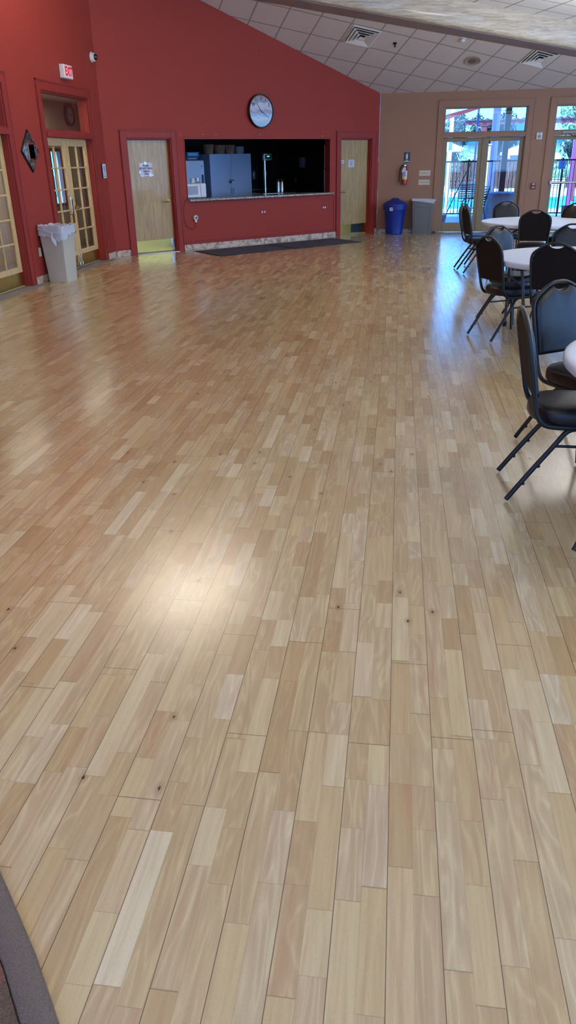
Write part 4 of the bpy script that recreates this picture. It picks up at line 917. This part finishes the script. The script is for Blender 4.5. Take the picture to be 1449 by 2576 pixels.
Rx = Matrix.Rotation(PI/2, 4, 'X')
MB().lathe([(0, 0), (0.075, 0), (0.078, 0.015), (0.066, 0.03), (0.064, 0.055), (0.054, 0.062), (0, 0.062)], 28).xf(Rx).build('camera_base', WHITEP, t_)
MB().lathe([(0.047, 0.062), (0.046, 0.08), (0.036, 0.10), (0.018, 0.112), (0, 0.115)], 24).xf(Rx).build('dome', pbr('smoked_dome', rgb(24, 24, 24), 0.1, coat=0.5), t_)
t_ = thing('wall_plaque', (XL, 14.045, 1.485), PI/2, 'small white framed plaque by the corner right of the french doors', 'sign')
box(-0.085, 0.085, -0.022, -0.0005, -0.12, 0.12).build('backing', BLACKP, t_); box(-0.08, 0.08, -0.026, -0.022, -0.116, 0.116).build('face', PAPER, t_, bevel=0.001)
for k in range(6): box(-0.045+0.006*(k % 3), 0.045-0.005*(k % 2), -0.0275, -0.0262, -0.005+0.016*k, 0.001+0.016*k).build('print_line', INK, t_)
for k in (-1, 0, 1): MB().lathe([(0, 0), (0.009, 0), (0.009, 0.001), (0, 0.001)], 12).xf(Matrix.Translation((k*0.028, -0.0262, -0.085)) @ Rx).build('print_mark', INK, t_)
MB().box(-0.008, 0.01, -0.0275, -0.0262, -0.05, -0.03).build('print_mark', INK, t_)
# diamond mirror
m, n, l, b = newmat('textured_dark_glass_frame'); t = NT(n, l); tcn = n.new('ShaderNodeTexCoord')
wv = t.noise(tcn.outputs['Object'], 14.0, 4, 2.5)
l.new(t.ramp(wv, [(0.35, rgb(20, 20, 24)), (0.5, rgb(86, 80, 72)), (0.62, rgb(170, 160, 142)), (0.75, rgb(60, 52, 52))]), b.inputs['Base Color']); b.inputs['Roughness'].default_value = 0.25; b.inputs['Metallic'].default_value = 0.6
bp = n.new('ShaderNodeBump'); bp.inputs['Strength'].default_value = 0.9; bp.inputs['Distance'].default_value = 0.02; l.new(wv, bp.inputs['Height']); l.new(bp.outputs[0], b.inputs['Normal']); DIA = m
t_ = thing('diamond_mirror', (XL, 11.195, 1.785), PI/2, 'diamond-shaped dark framed mirror on the left wall', 'mirror')
hw_, hh_ = 0.275, 0.278
MB().prism([(-hw_, 0), (0, -hh_), (hw_, 0), (0, hh_)], -0.022, -0.0005).build('backing', BLACKP, t_, bevel=0.004)
m = MB(); m.prism([(-hw_*.96, 0), (0, -hh_*.96), (hw_*.96, 0), (0, hh_*.96)], -0.030, -0.022); m.build('frame', DIA, t_, bevel=0.003)
MIR = pbr('mirror_silver', rgb(230, 235, 240), 0.02, metal=1.0, var=0)
m = MB(); m.ring_surface([[(-0.10, -0.0305, -0.115), (0.10, -0.0305, -0.115), (0.10, -0.0305, 0.115), (-0.10, -0.0305, 0.115)], [(-0.085, -0.042, -0.095), (0.085, -0.042, -0.095), (0.085, -0.042, 0.095), (-0.085, -0.042, 0.095)]])
o = m.build('mirror_glass', MIR, t_, smooth=False)

# ------------------------------------------------------------------ things on the tan wall
t_ = thing('fire_extinguisher', (0.115, 18.93, 1.05), 0, 'red fire extinguisher hanging on the tan wall', 'fire extinguisher')
bd = MB().lathe([(0, 0), (0.055, 0), (0.062, 0.01), (0.063, 0.02), (0.063, 0.29), (0.055, 0.33), (0.035, 0.355), (0.022, 0.365), (0.022, 0.385), (0, 0.385)], 28).build('cylinder', REDP, t_)
lb = MB().ring_surface([[(0.0642*math.cos(a), 0.0642*math.sin(a), z) for a in [math.radians(-150+i*10) for i in range(13)]] for z in (0.15, 0.29)], closed_u=False, cap=False).build('label_panel', PAPER, bd)
MB().ring_surface([[(0.0643*math.cos(a), 0.0643*math.sin(a), z) for a in [math.radians(-150+i*10) for i in range(13)]] for z in (0.105, 0.15)], closed_u=False, cap=False).build('yellow_band', YELLOW, bd)
m = MB()
for k in range(6):
    for q in range(3): m.box(-0.035+0.022*q, -0.021+0.022*q+0.004*(k % 2), -0.0685, -0.0655, 0.165+0.019*k, 0.174+0.019*k)
m.build('label_print', INK, bd)
m = MB(); m.box(-0.02, 0.02, -0.02, 0.02, 0.385, 0.41); m.tube([(0.0, 0, 0.405), (0.05, 0, 0.385), (0.105, 0, 0.355)], 0.009, 8); m.tube([(-0.01, 0, 0.415), (0.04, 0, 0.435), (0.095, 0, 0.455)], 0.009, 8)
m.build('valve_handle', CHROME, t_)
MB().tube(catmull([(-0.015, -0.01, 0.398), (-0.06, -0.015, 0.392), (-0.095, -0.02, 0.35), (-0.11, -0.02, 0.26), (-0.12, -0.02, 0.16), (-0.125, -0.02, 0.09)], 5), 0.011, 8).build('hose', RUBBER, t_)
MB().tube([(-0.123, -0.02, 0.10), (-0.128, -0.02, 0.045)], [0.012, 0.015], 10).build('nozzle', BLACKP, t_)
MB().box(-0.03, 0.03, -0.003, 0.0, 0.0, 0.11).xf(Matrix.Translation((-0.05, -0.06, 0.255)) @ Matrix.Rotation(math.radians(28), 4, 'Y')).build('inspection_tag', PAPER, t_)
box(-0.03, 0.03, 0.055, 0.0695, 0.25, 0.42).build('wall_bracket', GREYM, t_)
t_ = thing('extinguisher_sign', (0.148, 19, 1.608), 0, 'black sign with white extinguisher pictogram', 'sign')
box(-0.072, 0.072, -0.005, -0.0005, -0.108, 0.108).build('sign_plate', BLACKP, t_)
m = MB(); y0, y1 = -0.0065, -0.0052
m.box(-0.018, 0.02, y0, y1, -0.025, 0.055); m.prism([(-0.018, 0.055), (0.02, 0.055), (0.008, 0.07), (-0.006, 0.07)], y0, y1); m.box(-0.004, 0.006, y0, y1, 0.068, 0.085)
m.tube(catmull([(0, -0.006, 0.08), (-0.018, -0.006, 0.078), (-0.028, -0.006, 0.05), (-0.036, -0.006, 0.015)], 4), 0.004, 6, ry=0.001); m.prism([(0.0, 0.078), (0.028, 0.088), (0.03, 0.082), (0.004, 0.072)], y0, y1)
m.build('pictogram', WHITEP, t_)
box(-0.07, 0.07, -0.0062, -0.0052, -0.088, -0.078).build('white_bar', WHITEP, t_)
text('lettering', 'FIRE', 0.024, WHITEP, t_, (0, -0.006, -0.052), bold=0.001); text('lettering', 'EXTINGUISHER', 0.015, WHITEP, t_, (0, -0.006, -0.068), bold=0.0004)
for z, lab in ((1.28, 'upper cream plate of five light switches on the tan wall'), (1.088, 'lower cream plate of five light switches on the tan wall')):
    t_ = thing('switch_plate', (0.572 if z > 1.2 else 0.566, 19, z), 0, lab, 'light switch', 'five-gang switch plates')
    box(-0.128, 0.128, -0.008, -0.0005, -0.057, 0.057).build('cover_plate', CREAMP, t_, bevel=0.002)
    for k in range(5):
        sw = MB().prism([(-0.008, -0.011), (-0.016, 0.004), (-0.013, 0.007), (-0.008, 0.011)], -0.006+(k-2)*0.046, 0.006+(k-2)*0.046, 'x').build('toggle', pbr('brown_toggle', rgb(130, 118, 100), 0.4) if k == 0 and z > 1.2 else bpy.data.materials['brown_toggle'], t_)
t_ = thing('strobe_alarm', (3.02, 19, 1.993), 0, 'white fire alarm strobe between the patio doors', 'alarm')
box(-0.062, 0.062, -0.035, -0.0005, -0.07, 0.07).build('housing', WHITEP, t_, bevel=0.01)
MB().lathe([(0, 0.035), (0.035, 0.035), (0.037, 0.042), (0.02, 0.058), (0, 0.06)], 20).xf(Matrix.Translation((0.0, 0, -0.012)) @ Rx).build('strobe_lens', pbr('grey_clear_lens', rgb(150, 150, 150), 0.1), t_)
m = MB(); 
for k in range(3): m.box(-0.02, 0.02, -0.0365, -0.0352, 0.04+0.008*k, 0.044+0.008*k)
m.build('sounder_slots', GREYM, t_)
t_ = thing('fire_alarm_pull', (3.01, 19, 0.98), 0, 'small red fire alarm pull station on the tan wall', 'alarm')
box(-0.055, 0.055, -0.04, -0.0005, -0.062, 0.062).build('housing', pbr('dark_red_pull', rgb(120, 14, 28), 0.4), t_, bevel=0.006)
box(-0.03, 0.03, -0.046, -0.040, 0.03, 0.05).build('pull_tab', WHITEP, t_); text('lettering', 'FIRE', 0.03, WHITEP, t_, (0, -0.0415, -0.03), bold=0.001)
# door floor stop
t_ = thing('floor_door_stop', (0.84, 18.90, 0.0), 0, 'small black wedge on the floor at the door casing', 'doorstop')
MB().prism([(-0.05, 0.0), (0.06, 0.0), (0.01, 0.05)], -0.02, 0.02).build('wedge', BLACKP, t_)

# ------------------------------------------------------------------ ceiling fixtures (local frame of the far ceiling: x,y in the tile plane, z up)
T = 0.6096
def on_ceil(name, i, j, label, cat, group=None):
    t_ = bpy.data.objects.new(name, None); C.objects.link(t_); t_.empty_display_size = 0.1
    t_.matrix_world = CM @ Matrix.Translation((i*T, j*T, 0)); return tag(t_, label, cat, group)
DIFF = pbr('diffuser_white', rgb(226, 218, 208), 0.5)
DARKV = pbr('duct_darkness', rgb(18, 15, 15), 0.9)
def diffuser(i, j, label):
    t_ = on_ceil('ceiling_vent', i, j, label, 'air vent', 'square stepped ceiling vents')
    a = 0.285
    def ringbox(m, ro, ri, z0, z1, zt=0.006):
        def q(r, z): return [(-r, -r, z), (r, -r, z), (r, r, z), (-r, r, z)]
        m.ring_surface([q(ro, z0), q(ri, z1), q(ri, z1+zt), q(ro, z0+zt), q(ro, z0)], cap=False)
    m = MB(); m.box(-a, a, -a, -a+0.03, -0.012, -0.001); m.box(-a, a, a-0.03, a, -0.012, -0.001); m.box(-a, -a+0.03, -a+0.03, a-0.03, -0.012, -0.001); m.box(a-0.03, a, -a+0.03, a-0.03, -0.012, -0.001)
    m.build('vent_frame', DIFF, t_)
    box(-0.255, 0.255, -0.255, 0.255, -0.004, -0.0015).build('duct_shade_plate', DARKV, t_)  # near-black plate painted as the shade inside the duct
    for k, (ro, ri, z0, z1) in enumerate(((0.25, 0.178, -0.034, -0.006), (0.188, 0.116, -0.040, -0.010), (0.126, 0.060, -0.046, -0.014))):
        m = MB(); ringbox(m, ro, ri, z0, z1); m.build('vent_cone', DIFF, t_, smooth=False)
    m = MB(); m.add([(-.066, -.066, -.052), (.066, -.066, -.052), (.066, .066, -.052), (-.066, .066, -.052), (-.02, -.02, -.03), (.02, -.02, -.03), (.02, .02, -.03), (-.02, .02, -.03)], [(0, 1, 2, 3), (4, 7, 6, 5), (0, 4, 5, 1), (1, 5, 6, 2), (2, 6, 7, 3), (3, 7, 4, 0)])
    m.build('vent_centre', DIFF, t_, smooth=False)
diffuser(-3.44, 0.52, 'square stepped air vent in the far ceiling, the left of two')
diffuser(2.47, -0.48, 'square stepped air vent in the far ceiling, the right of two')
t_ = on_ceil('ceiling_speaker', 0.52, 0.46, 'round beige ceiling speaker in a tile between the vents', 'speaker')
MB().lathe([(0, -0.004), (0.165, -0.004), (0.165, -0.012), (0.155, -0.018), (0.145, -0.012), (0, -0.014)], 40).build('grille_ring', pbr('speaker_ring', rgb(158, 142, 122), 0.6), t_)
MB().lathe([(0, -0.0145), (0.078, -0.0145), (0.078, -0.02), (0, -0.024)], 28).build('speaker_cone', pbr('speaker_centre', rgb(112, 92, 84), 0.7), t_)
t_ = on_ceil('smoke_detector', -0.42, -0.50, 'white smoke detector on a tile close to the beam', 'smoke detector')
MB().lathe([(0, 0), (0.06, 0), (0.06, -0.015), (0, -0.015)], 24).build('mount', WHITEP, t_)
MB().lathe([(0, -0.015), (0.05, -0.016), (0.052, -0.035), (0.04, -0.05), (0.02, -0.055), (0, -0.055)], 24).build('sensor', WHITEP, t_)
MB().lathe([(0.0525, -0.022), (0.054, -0.025), (0.0525, -0.028)], 24).build('slot', GREYM, t_)
t_ = on_ceil('sprinkler_head', -2.30, 0.48, 'small black sprinkler head on a ceiling tile', 'sprinkler')
MB().lathe([(0, 0), (0.04, -0.001), (0.036, -0.012), (0.015, -0.016), (0, -0.016)], 18).build('escutcheon', BLACKP, t_)
MB().lathe([(0.012, -0.016), (0.012, -0.06), (0.022, -0.062), (0.022, -0.068), (0, -0.07)], 12).build('sprinkler_body', BLACKP, t_)
# housings and stems for the added fill lamps, all out of view
for (x, y, z), w in zip(FILL_LAMPS, ('behind the photographer on the left', 'behind the photographer on the right', 'over the left half of the floor', 'over the round tables', 'over the far round table')):
    t_ = thing('fill_lamp', (x, y, z+0.02), 0, 'added square fill lamp '+w+', above the frame', 'ceiling light', 'added fill lamps of the hall')
    box(-0.62, 0.62, -0.62, 0.62, 0.0, 0.07).build('housing', WHITEP, t_, bevel=0.01)
    MB().rod((0, 0, 0.09), (0, 0, zn(x, y)-z-0.03), 0.012).build('stem', WHITEP, t_)

# ------------------------------------------------------------------ patio, pool and garden
def gs(name, m, mat, label, cat, kind='structure'):
    o = m.build(name, mat, smooth=False); return tag(o, label, cat, kind=kind)
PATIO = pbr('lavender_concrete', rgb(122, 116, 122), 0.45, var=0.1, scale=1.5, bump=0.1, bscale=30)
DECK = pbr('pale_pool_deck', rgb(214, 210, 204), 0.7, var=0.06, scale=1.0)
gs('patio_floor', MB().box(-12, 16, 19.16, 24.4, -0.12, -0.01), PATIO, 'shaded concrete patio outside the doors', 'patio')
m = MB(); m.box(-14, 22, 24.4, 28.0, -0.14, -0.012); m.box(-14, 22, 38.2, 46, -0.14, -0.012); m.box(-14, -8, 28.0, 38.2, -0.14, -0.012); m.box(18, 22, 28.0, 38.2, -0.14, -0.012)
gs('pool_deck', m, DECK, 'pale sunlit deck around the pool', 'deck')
m, n, l, b = newmat('pool_water'); t = NT(n, l); tcn = n.new('ShaderNodeTexCoord')
wv = t.noise(tcn.outputs['Object'], 1.6, 4, 1.0)
l.new(t.ramp(wv, [(0.35, rgb(0, 120, 170)), (0.55, rgb(20, 190, 205)), (0.7, rgb(90, 225, 225))]), b.inputs['Base Color']); b.inputs['Roughness'].default_value = 0.55; b.inputs['Specular IOR Level'].default_value = 0.15
bp = n.new('ShaderNodeBump'); bp.inputs['Strength'].default_value = 0.4; l.new(wv, bp.inputs['Height']); l.new(bp.outputs[0], b.inputs['Normal'])
o = box(-8, 18, 28.0, 38.2, -0.5, -0.10).build('pool_water', m, smooth=False); tag(o, 'turquoise swimming pool beyond the fence', 'pool', kind='stuff')
gs('garden_ground', MB().box(-60, 80, 46, 110, -0.2, -0.02), pbr('dry_grass', rgb(120, 130, 90), 0.9, var=0.3, scale=2), 'garden ground behind the pool', 'ground')
# dark patio awning above the doors keeps the patio in shade
AWN = pbr('red_steel_paint', rgb(140, 56, 58), 0.5)
AWND = pbr('maroon_steel_column', rgb(58, 24, 34), 0.5)
gs('patio_roof', MB().box(-6, 12, 19.16, 23.2, 3.25, 3.32), AWND, 'roof over the patio, above the door heads', 'roof')
# metal fence
fe = thing('metal_fence', (0, 24.0, 0), 0, 'dark metal picket fence between patio and pool', 'fence')
FM = pbr('dark_blue_fence_paint', rgb(18, 18, 30), 0.45)
m = MB(); m.box(-1.0, 9.0, -0.02, 0.02, 1.455, 1.495); m.box(-1.0, 9.0, -0.018, 0.018, 0.075, 0.105); m.build('rail', FM, fe)
for k in range(95):
    x = -0.25+k*0.0985
    box(x-0.008, x+0.008, -0.008, 0.008, 0.105, 1.455).build('picket', FM, fe, smooth=False)
for x in (1.95, 4.55, 7.2): box(x-0.02, x+0.02, -0.02, 0.02, -0.01, 1.53).build('fence_post', FM, fe)
# no smoking sign hung on the fence
t_ = thing('no_smoking_sign', (4.53, 23.965, 1.36), 0, 'blue and white no smoking sign hung on the fence', 'sign')
box(-0.10, 0.10, -0.004, 0.0, -0.12, 0.10).build('sign_plate', pbr('pale_blue_sign', rgb(120, 180, 235), 0.4), t_)
SB = pbr('sign_blue_print', rgb(40, 70, 160), 0.4)
m = MB(); m.tube([(0.05*math.cos(2*PI*k/24), -0.007, 0.04+0.05*math.sin(2*PI*k/24)) for k in range(24)], 0.005, 6, closed=True); m.rod((-0.034, -0.007, 0.074), (0.034, -0.007, 0.006), 0.005); m.build('prohibition_ring', SB, t_)
text('lettering', 'NO', 0.035, SB, t_, (0, -0.006, -0.04), bold=0.001); text('lettering', 'SMOKING', 0.035, SB, t_, (0, -0.006, -0.08), bold=0.001)
# wooden fence at the back
wf = thing('wooden_fence', (0, 45.0, 0), 0, 'brown upright plank fence beyond the pool', 'fence')
random.seed(11)
for k in range(60):
    x = -2+k*0.20; h = 1.42+random.uniform(-0.05, 0.05)
    MB().prism([(x+0.01, 0), (x+0.185, 0), (x+0.185, h-0.03), (x+0.0975, h), (x+0.01, h-0.03)], -0.012, 0.012).build('plank', FENCEW, wf, smooth=False)
m = MB(); m.box(-2, 10, 0.013, 0.06, 0.35, 0.43); m.box(-2, 10, 0.013, 0.06, 1.05, 1.13); m.build('fence_rail', FENCEW, wf)
# columns and canopies
def column(name, x, y, w, h, mat, label, grp=None, rnd=False):
    t_ = thing(name, (x, y, -0.012), 0, label, 'column', grp)
    if rnd: MB().lathe([(w, 0), (w, h)], 20).build('shaft', mat, t_)
    else: box(-w, w, -w, w, 0, h).build('shaft', mat, t_, bevel=0.005)
    box(-w*1.5, w*1.5, -w*1.5, w*1.5, 0, 0.03).build('base_plate', mat, t_, bevel=0.003)
    box(-w*1.3, w*1.3, -w*1.3, w*1.3, h-0.03, h).build('cap_plate', mat, t_)
    return t_
WHC = pbr('white_column_paint', rgb(240, 240, 240), 0.5); BLC = pbr('pale_blue_column', rgb(92, 96, 120), 0.5)
column('steel_column', 2.78, 22.8, 0.075, 3.26, AWND, 'dark maroon steel column outside the patio doors')
column('white_column', 1.49, 25.6, 0.055, 3.9, WHC, 'tall bright white post beyond the fence, left door leaf', 'white posts by the pool')
column('white_column', 2.60, 25.6, 0.085, 1.95, WHC, 'shorter white post beyond the fence, right door leaf', 'white posts by the pool')
column('steel_column', 2.96, 27.2, 0.11, 3.9, BLC, 'pale blue-grey column behind the maroon one')
column('steel_column', 5.14, 25.6, 0.06, 3.2, pbr('magenta_steel', rgb(160, 92, 140), 0.5), 'magenta-tinted steel column right of the no smoking sign')
column('steel_column', 3.06, 32.0, 0.09, 2.66, AWN, 'red post carrying the corrugated canopy', 'red canopy posts')
column('steel_column', 6.5, 32.0, 0.09, 2.66, AWN, 'red post at the right end of the corrugated canopy', 'red canopy posts')
cn = thing('corrugated_canopy', (0, 32, 0), 0, 'corrugated metal canopy on a red beam across the pool', 'canopy')
box(2.35, 9.5, -0.06, 0.06, 2.66, 2.80).build('canopy_beam', AWN, cn)
m = MB(); rows = []
for y in (-0.15, 2.4):
    rows.append([(2.3+k*0.045, y, 2.84+0.035*math.sin(k*0.045*2*PI/0.26)+0.05*(y > 0)) for k in range(160)])
low = [[(a, b_, c_-0.008) for a, b_, c_ in r] for r in rows]
m.ring_surface(rows, closed_u=False, cap=False); m.ring_surface(low, closed_u=False, cap=False); m.build('corrugated_sheet', AWN, cn)
MB().prism([(0.6, 2.40), (2.25, 2.86), (2.25, 2.94), (0.6, 2.56)], 25.0, 25.15).build('slanted_beam', AWN); o = bpy.data.objects['slanted_beam']; tag(o, 'slanted red canopy beam in the top left of the transom', 'beam')
# it rests on a wall bracket post
column('steel_column', 0.62, 25.08, 0.06, 2.55, AWN, 'red post at the low end of the slanted beam')
column('steel_column', 2.22, 25.30, 0.03, 2.90, BLC, 'thin pale post at the high end of the slanted beam')

# trees and shrubs
def leafmat(name, a, b_):
    m, n, l, b = newmat(name); t = NT(n, l); tcn = n.new('ShaderNodeTexCoord')
    l.new(t.ramp(t.noise(tcn.outputs['Object'], 3.0, 3), [(0.35, a), (0.65, b_)]), b.inputs['Base Color']); b.inputs['Roughness'].default_value = 0.7; return m
LEAF = leafmat('dark_green_leaves', rgb(12, 28, 22), rgb(40, 66, 48)); LEAFL = leafmat('pale_green_leaves', rgb(120, 160, 110), rgb(190, 210, 160))
BARK = pbr('tree_bark', rgb(70, 60, 60), 0.9, var=0.3, scale=10)
def tree(name, x, y, r, zc, hz, n_, mat, label, cat='tree', leaf=0.16, trunk=True, grp=None):
    t_ = thing(name, (x, y, -0.02), 0, label, cat, grp); m = MB(); rnd = random.Random(int(x*100+y))
    blobs = [(rnd.gauss(0, r*0.45), rnd.gauss(0, r*0.4), zc+rnd.gauss(0, hz*0.45), rnd.uniform(0.25, 0.5)*r) for _ in range(16)]
    for k in range(n_):
        bx_, by_, bz_, br = rnd.choice(blobs)
        v = Vector((rnd.gauss(0, 1), rnd.gauss(0, 1), rnd.gauss(0, 1))).normalized()*br*rnd.uniform(0.5, 1.05)
        c = Vector((bx_, by_, bz_))+v
        if c.z < 0.15: continue
        a = Vector((rnd.gauss(0, 1), rnd.gauss(0, 1), rnd.gauss(0, 1))).normalized(); b_ = a.orthogonal().normalized()
        L = leaf*rnd.uniform(0.6, 1.3); w = L*0.4
        m.add([c-a*L/2, c-b_*w/2+a*0.02, c+a*L/2, c+b_*w/2], [(0, 1, 2, 3)])
    m.build('foliage', mat, t_, smooth=False)
    if trunk:
        tm = MB(); tm.tube(catmull([(0, 0, 0), (0.05, 0, zc*0.4), (-0.05, 0.03, zc*0.8), (0.0, 0, zc)], 4), [0.16*r*0.6]*9+[0.05]*4, 8)
        for k in range(5):
            a = k*2*PI/5; tm.tube(catmull([(0, 0, zc*0.55), (0.3*r*math.cos(a), 0.3*r*math.sin(a), zc*0.85), (0.6*r*math.cos(a), 0.6*r*math.sin(a), zc+hz*0.3)], 3), 0.035*r, 6)
        tm.build('trunk', BARK, t_)
    return t_
tree('conifer_tree', 2.9, 51.5, 1.5, 2.5, 1.3, 5200, LEAF, 'dark evergreen tree seen in the left half of the transom', leaf=0.22)
tree('leafy_tree', 5.6, 48.5, 1.1, 2.7, 1.0, 3600, LEAF, 'leafy dark tree behind the corrugated canopy', leaf=0.24)
tree('leafy_tree', 10.6, 50.0, 2.2, 3.6, 1.6, 3200, LEAFL, 'pale sunlit tree seen through the right transom', leaf=0.22)
tree('bare_limbed_tree', 9.3, 46.8, 0.9, 2.0, 0.7, 900, LEAF, 'small dark-limbed tree through the right glass door', leaf=0.18)
tree('shrub', 3.6, 46.8, 1.0, 1.0, 0.6, 1900, LEAFL, 'pale shrub above the plank fence, left leaf', 'shrub', trunk=False)
tree('shrub', 8.4, 44.0, 0.6, 0.9, 0.35, 800, LEAFL, 'low pale shrub behind the no smoking sign', 'shrub', trunk=False)
# neighbouring house
hs = thing('house', (7.4, 56, 0), 0, 'white house with teal roof beyond the garden', 'house')
HW = pbr('white_house_wall', rgb(226, 228, 230), 0.7); box(-3.0, 3.0, 0, 5, 0, 2.3).build('wall', HW, hs)
MB().prism([(-3.4, 2.3), (3.4, 2.3), (1.6, 3.5), (-1.6, 3.5)], -0.4, 5.4).build('roof', pbr('teal_roof', rgb(30, 110, 160), 0.6), hs)
for x in (-1.6, 0.2, 1.8):
    w_ = box(x-0.5, x+0.5, -0.05, 0.0, 0.9, 1.9).build('window', HW, hs); box(x-0.43, x+0.43, -0.055, -0.05, 0.96, 1.84).build('pane', pbr('dark_pane', rgb(80, 90, 120), 0.1) if x < -1 else bpy.data.materials['dark_pane'], w_)
# umbrellas
def umbrella(x, y, h, r, mat, label):
    t_ = thing('patio_umbrella', (x, y, -0.012), 0, label, 'umbrella', 'umbrellas by the pool')
    MB().rod((0, 0, 0), (0, 0, h+0.35), 0.025).build('pole', WHC, t_)
    MB().ring_surface([[(0.03*math.cos(2*PI*k/8), 0.03*math.sin(2*PI*k/8), h+0.34) for k in range(8)], [(r*0.6*math.cos(2*PI*k/8), r*0.6*math.sin(2*PI*k/8), h+0.16) for k in range(8)], [(r*math.cos(2*PI*k/8), r*math.sin(2*PI*k/8), h) for k in range(8)], [(r*math.cos(2*PI*k/8), r*math.sin(2*PI*k/8), h-0.12) for k in range(8)]], cap=False).build('canopy', mat, t_, smooth=False)
    MB().lathe([(0, 0), (0.25, 0), (0.25, 0.05), (0.06, 0.09), (0.04, 0.25)], 20).build('base', WHC, t_)
umbrella(2.35, 42.5, 1.95, 0.9, pbr('lilac_umbrella', rgb(200, 160, 176), 0.7), 'lilac patio umbrella across the pool, left leaf')
umbrella(5.9, 42.0, 1.75, 1.0, pbr('white_umbrella', rgb(236, 236, 236), 0.7), 'white patio umbrella across the pool, right leaf')
# outdoor furniture
def patio_chair(loc, rz, frame, sling, label, bands=7, grp='patio chairs'):
    t_ = thing('patio_chair', loc, rz, label, 'chair', grp)
    for s_ in (-1, 1):
        MB().tube(catmull([(0.25*s_, -0.28, 0), (0.25*s_, -0.18, 0.40), (0.25*s_, -0.24, 0.66), (0.25*s_, -0.30, 0.92)], 4), 0.013, 8).build('leg', frame, t_)
        MB().tube(catmull([(0.25*s_, 0.28, 0), (0.26*s_, 0.26, 0.40), (0.27*s_, 0.20, 0.63), (0.27*s_, -0.05, 0.645), (0.25*s_, -0.25, 0.64)], 4), 0.013, 8).build('arm', frame, t_)
    for k in range(bands):
        z = 0.47+k*(0.42/bands); y = -0.19-(z-0.42)*0.22
        box(-0.25, 0.25, y-0.004, y+0.004, z, z+0.40/bands*0.75).build('back_band', sling, t_)
    for k in range(bands):
        y = -0.18+k*0.44/bands; box(-0.25, 0.25, y, y+0.42/bands*0.75, 0.402, 0.412).build('seat_band', sling, t_)
    m_ = MB(); m_.rod((-0.25, 0.26, 0.40), (0.25, 0.26, 0.40), 0.012); m_.rod((-0.25, -0.19, 0.40), (0.25, -0.19, 0.40), 0.012); m_.rod((-0.25, -0.305, 0.92), (0.25, -0.305, 0.92), 0.012); m_.build('cross_rail', frame, t_)
    return t_
SL1 = pbr('tan_grey_strap', rgb(170, 160, 160), 0.6); SL2 = pbr('blue_strap', rgb(40, 140, 190), 0.6); WF = pbr('white_chair_frame', rgb(230, 234, 238), 0.4)
patio_chair((1.98, 24.85, -0.012), 0.2, WF, SL1, 'strap patio chair standing behind the fence, left leaf')
patio_chair((2.45, 26.9, -0.012), 2.6, WF, SL2, 'blue strap patio chair at the pool edge')
patio_chair((3.9, 27.2, -0.012), 0.4, WF, SL1, 'pale patio chair at the pool edge, right leaf')
patio_chair((5.0, 27.3, -0.012), 2.8, WF, pbr('white_strap', rgb(230, 230, 230), 0.6), 'white patio chair at the pool edge, right door')
patio_chair((1.95, 21.25, -0.01), 1.2, BLACKM, BLACKP, 'black metal patio chair close outside the right door leaf')
# covered patio table
t_ = thing('covered_table', (2.72, 22.0, -0.01), 0.3, 'patio table under a draped lavender cover', 'table')
random.seed(9); rings = []; Nc = 40
for r, z in ((0.05, 0.76), (0.30, 0.75), (0.40, 0.72), (0.43, 0.60), (0.46, 0.35), (0.50, 0.10), (0.54, 0.02)):
    rings.append([(r*(1+0.05*math.sin(k*1.1*2)*(1-z))*math.cos(2*PI*k/Nc), r*(1+0.07*math.sin(k*0.94)*(1-z))*math.sin(2*PI*k/Nc), z+0.008*math.sin(k*1.3)) for k in range(Nc)])
MB().ring_surface(rings[::-1]).build('cover', pbr('lavender_table_cover', rgb(106, 96, 124), 0.6, bump=0.4, bscale=8), t_, ang=80)
MB().lathe([(0, 0.0), (0.24, 0.0), (0.24, 0.012), (0.03, 0.03), (0.03, 0.015)], 20, (0, 0, 0)).build('table_base', BLACKM, t_)
# planters
t_ = thing('planter_box', (4.60, 22.7, -0.01), 0.1, 'square slate-blue planter box outside the right door', 'planter')
PLN = pbr('slate_planter', rgb(44, 42, 58), 0.6)
m = MB(); m.ring_surface([[(-r, -r, z), (r, -r, z), (r, r, z), (-r, r, z)] for r, z in ((0.13, 0), (0.15, 0.33), (0.165, 0.33), (0.165, 0.36), (0.135, 0.36), (0.13, 0.29))]); m.build('box', PLN, t_, bevel=0.004)
t_ = thing('round_planter', (1.02, 20.9, -0.01), 0, 'round lavender planter at the lower left of the door glass', 'planter')
MB().lathe([(0, 0), (0.14, 0), (0.19, 0.10), (0.22, 0.24), (0.225, 0.28), (0.20, 0.28), (0.19, 0.24), (0, 0.22)], 28).build('pot', pbr('lavender_pot', rgb(128, 122, 156), 0.6), t_)
# folded umbrella leaning on the fence
t_ = thing('leaning_pole', (0, 0, 0), 0, 'dark pole leaning diagonally on the fence, left leaf', 'pole')
MB().tube([(1.30, 23.2, 0.0), (1.66, 23.75, 0.72), (2.02, 23.96, 1.46)], 0.014, 8).build('shaft', FM, t_); MB().tube([(1.24, 23.1, 0.01), (1.55, 23.70, 0.80), (1.80, 23.96, 1.42)], 0.006, 6).build('stay', FM, t_)
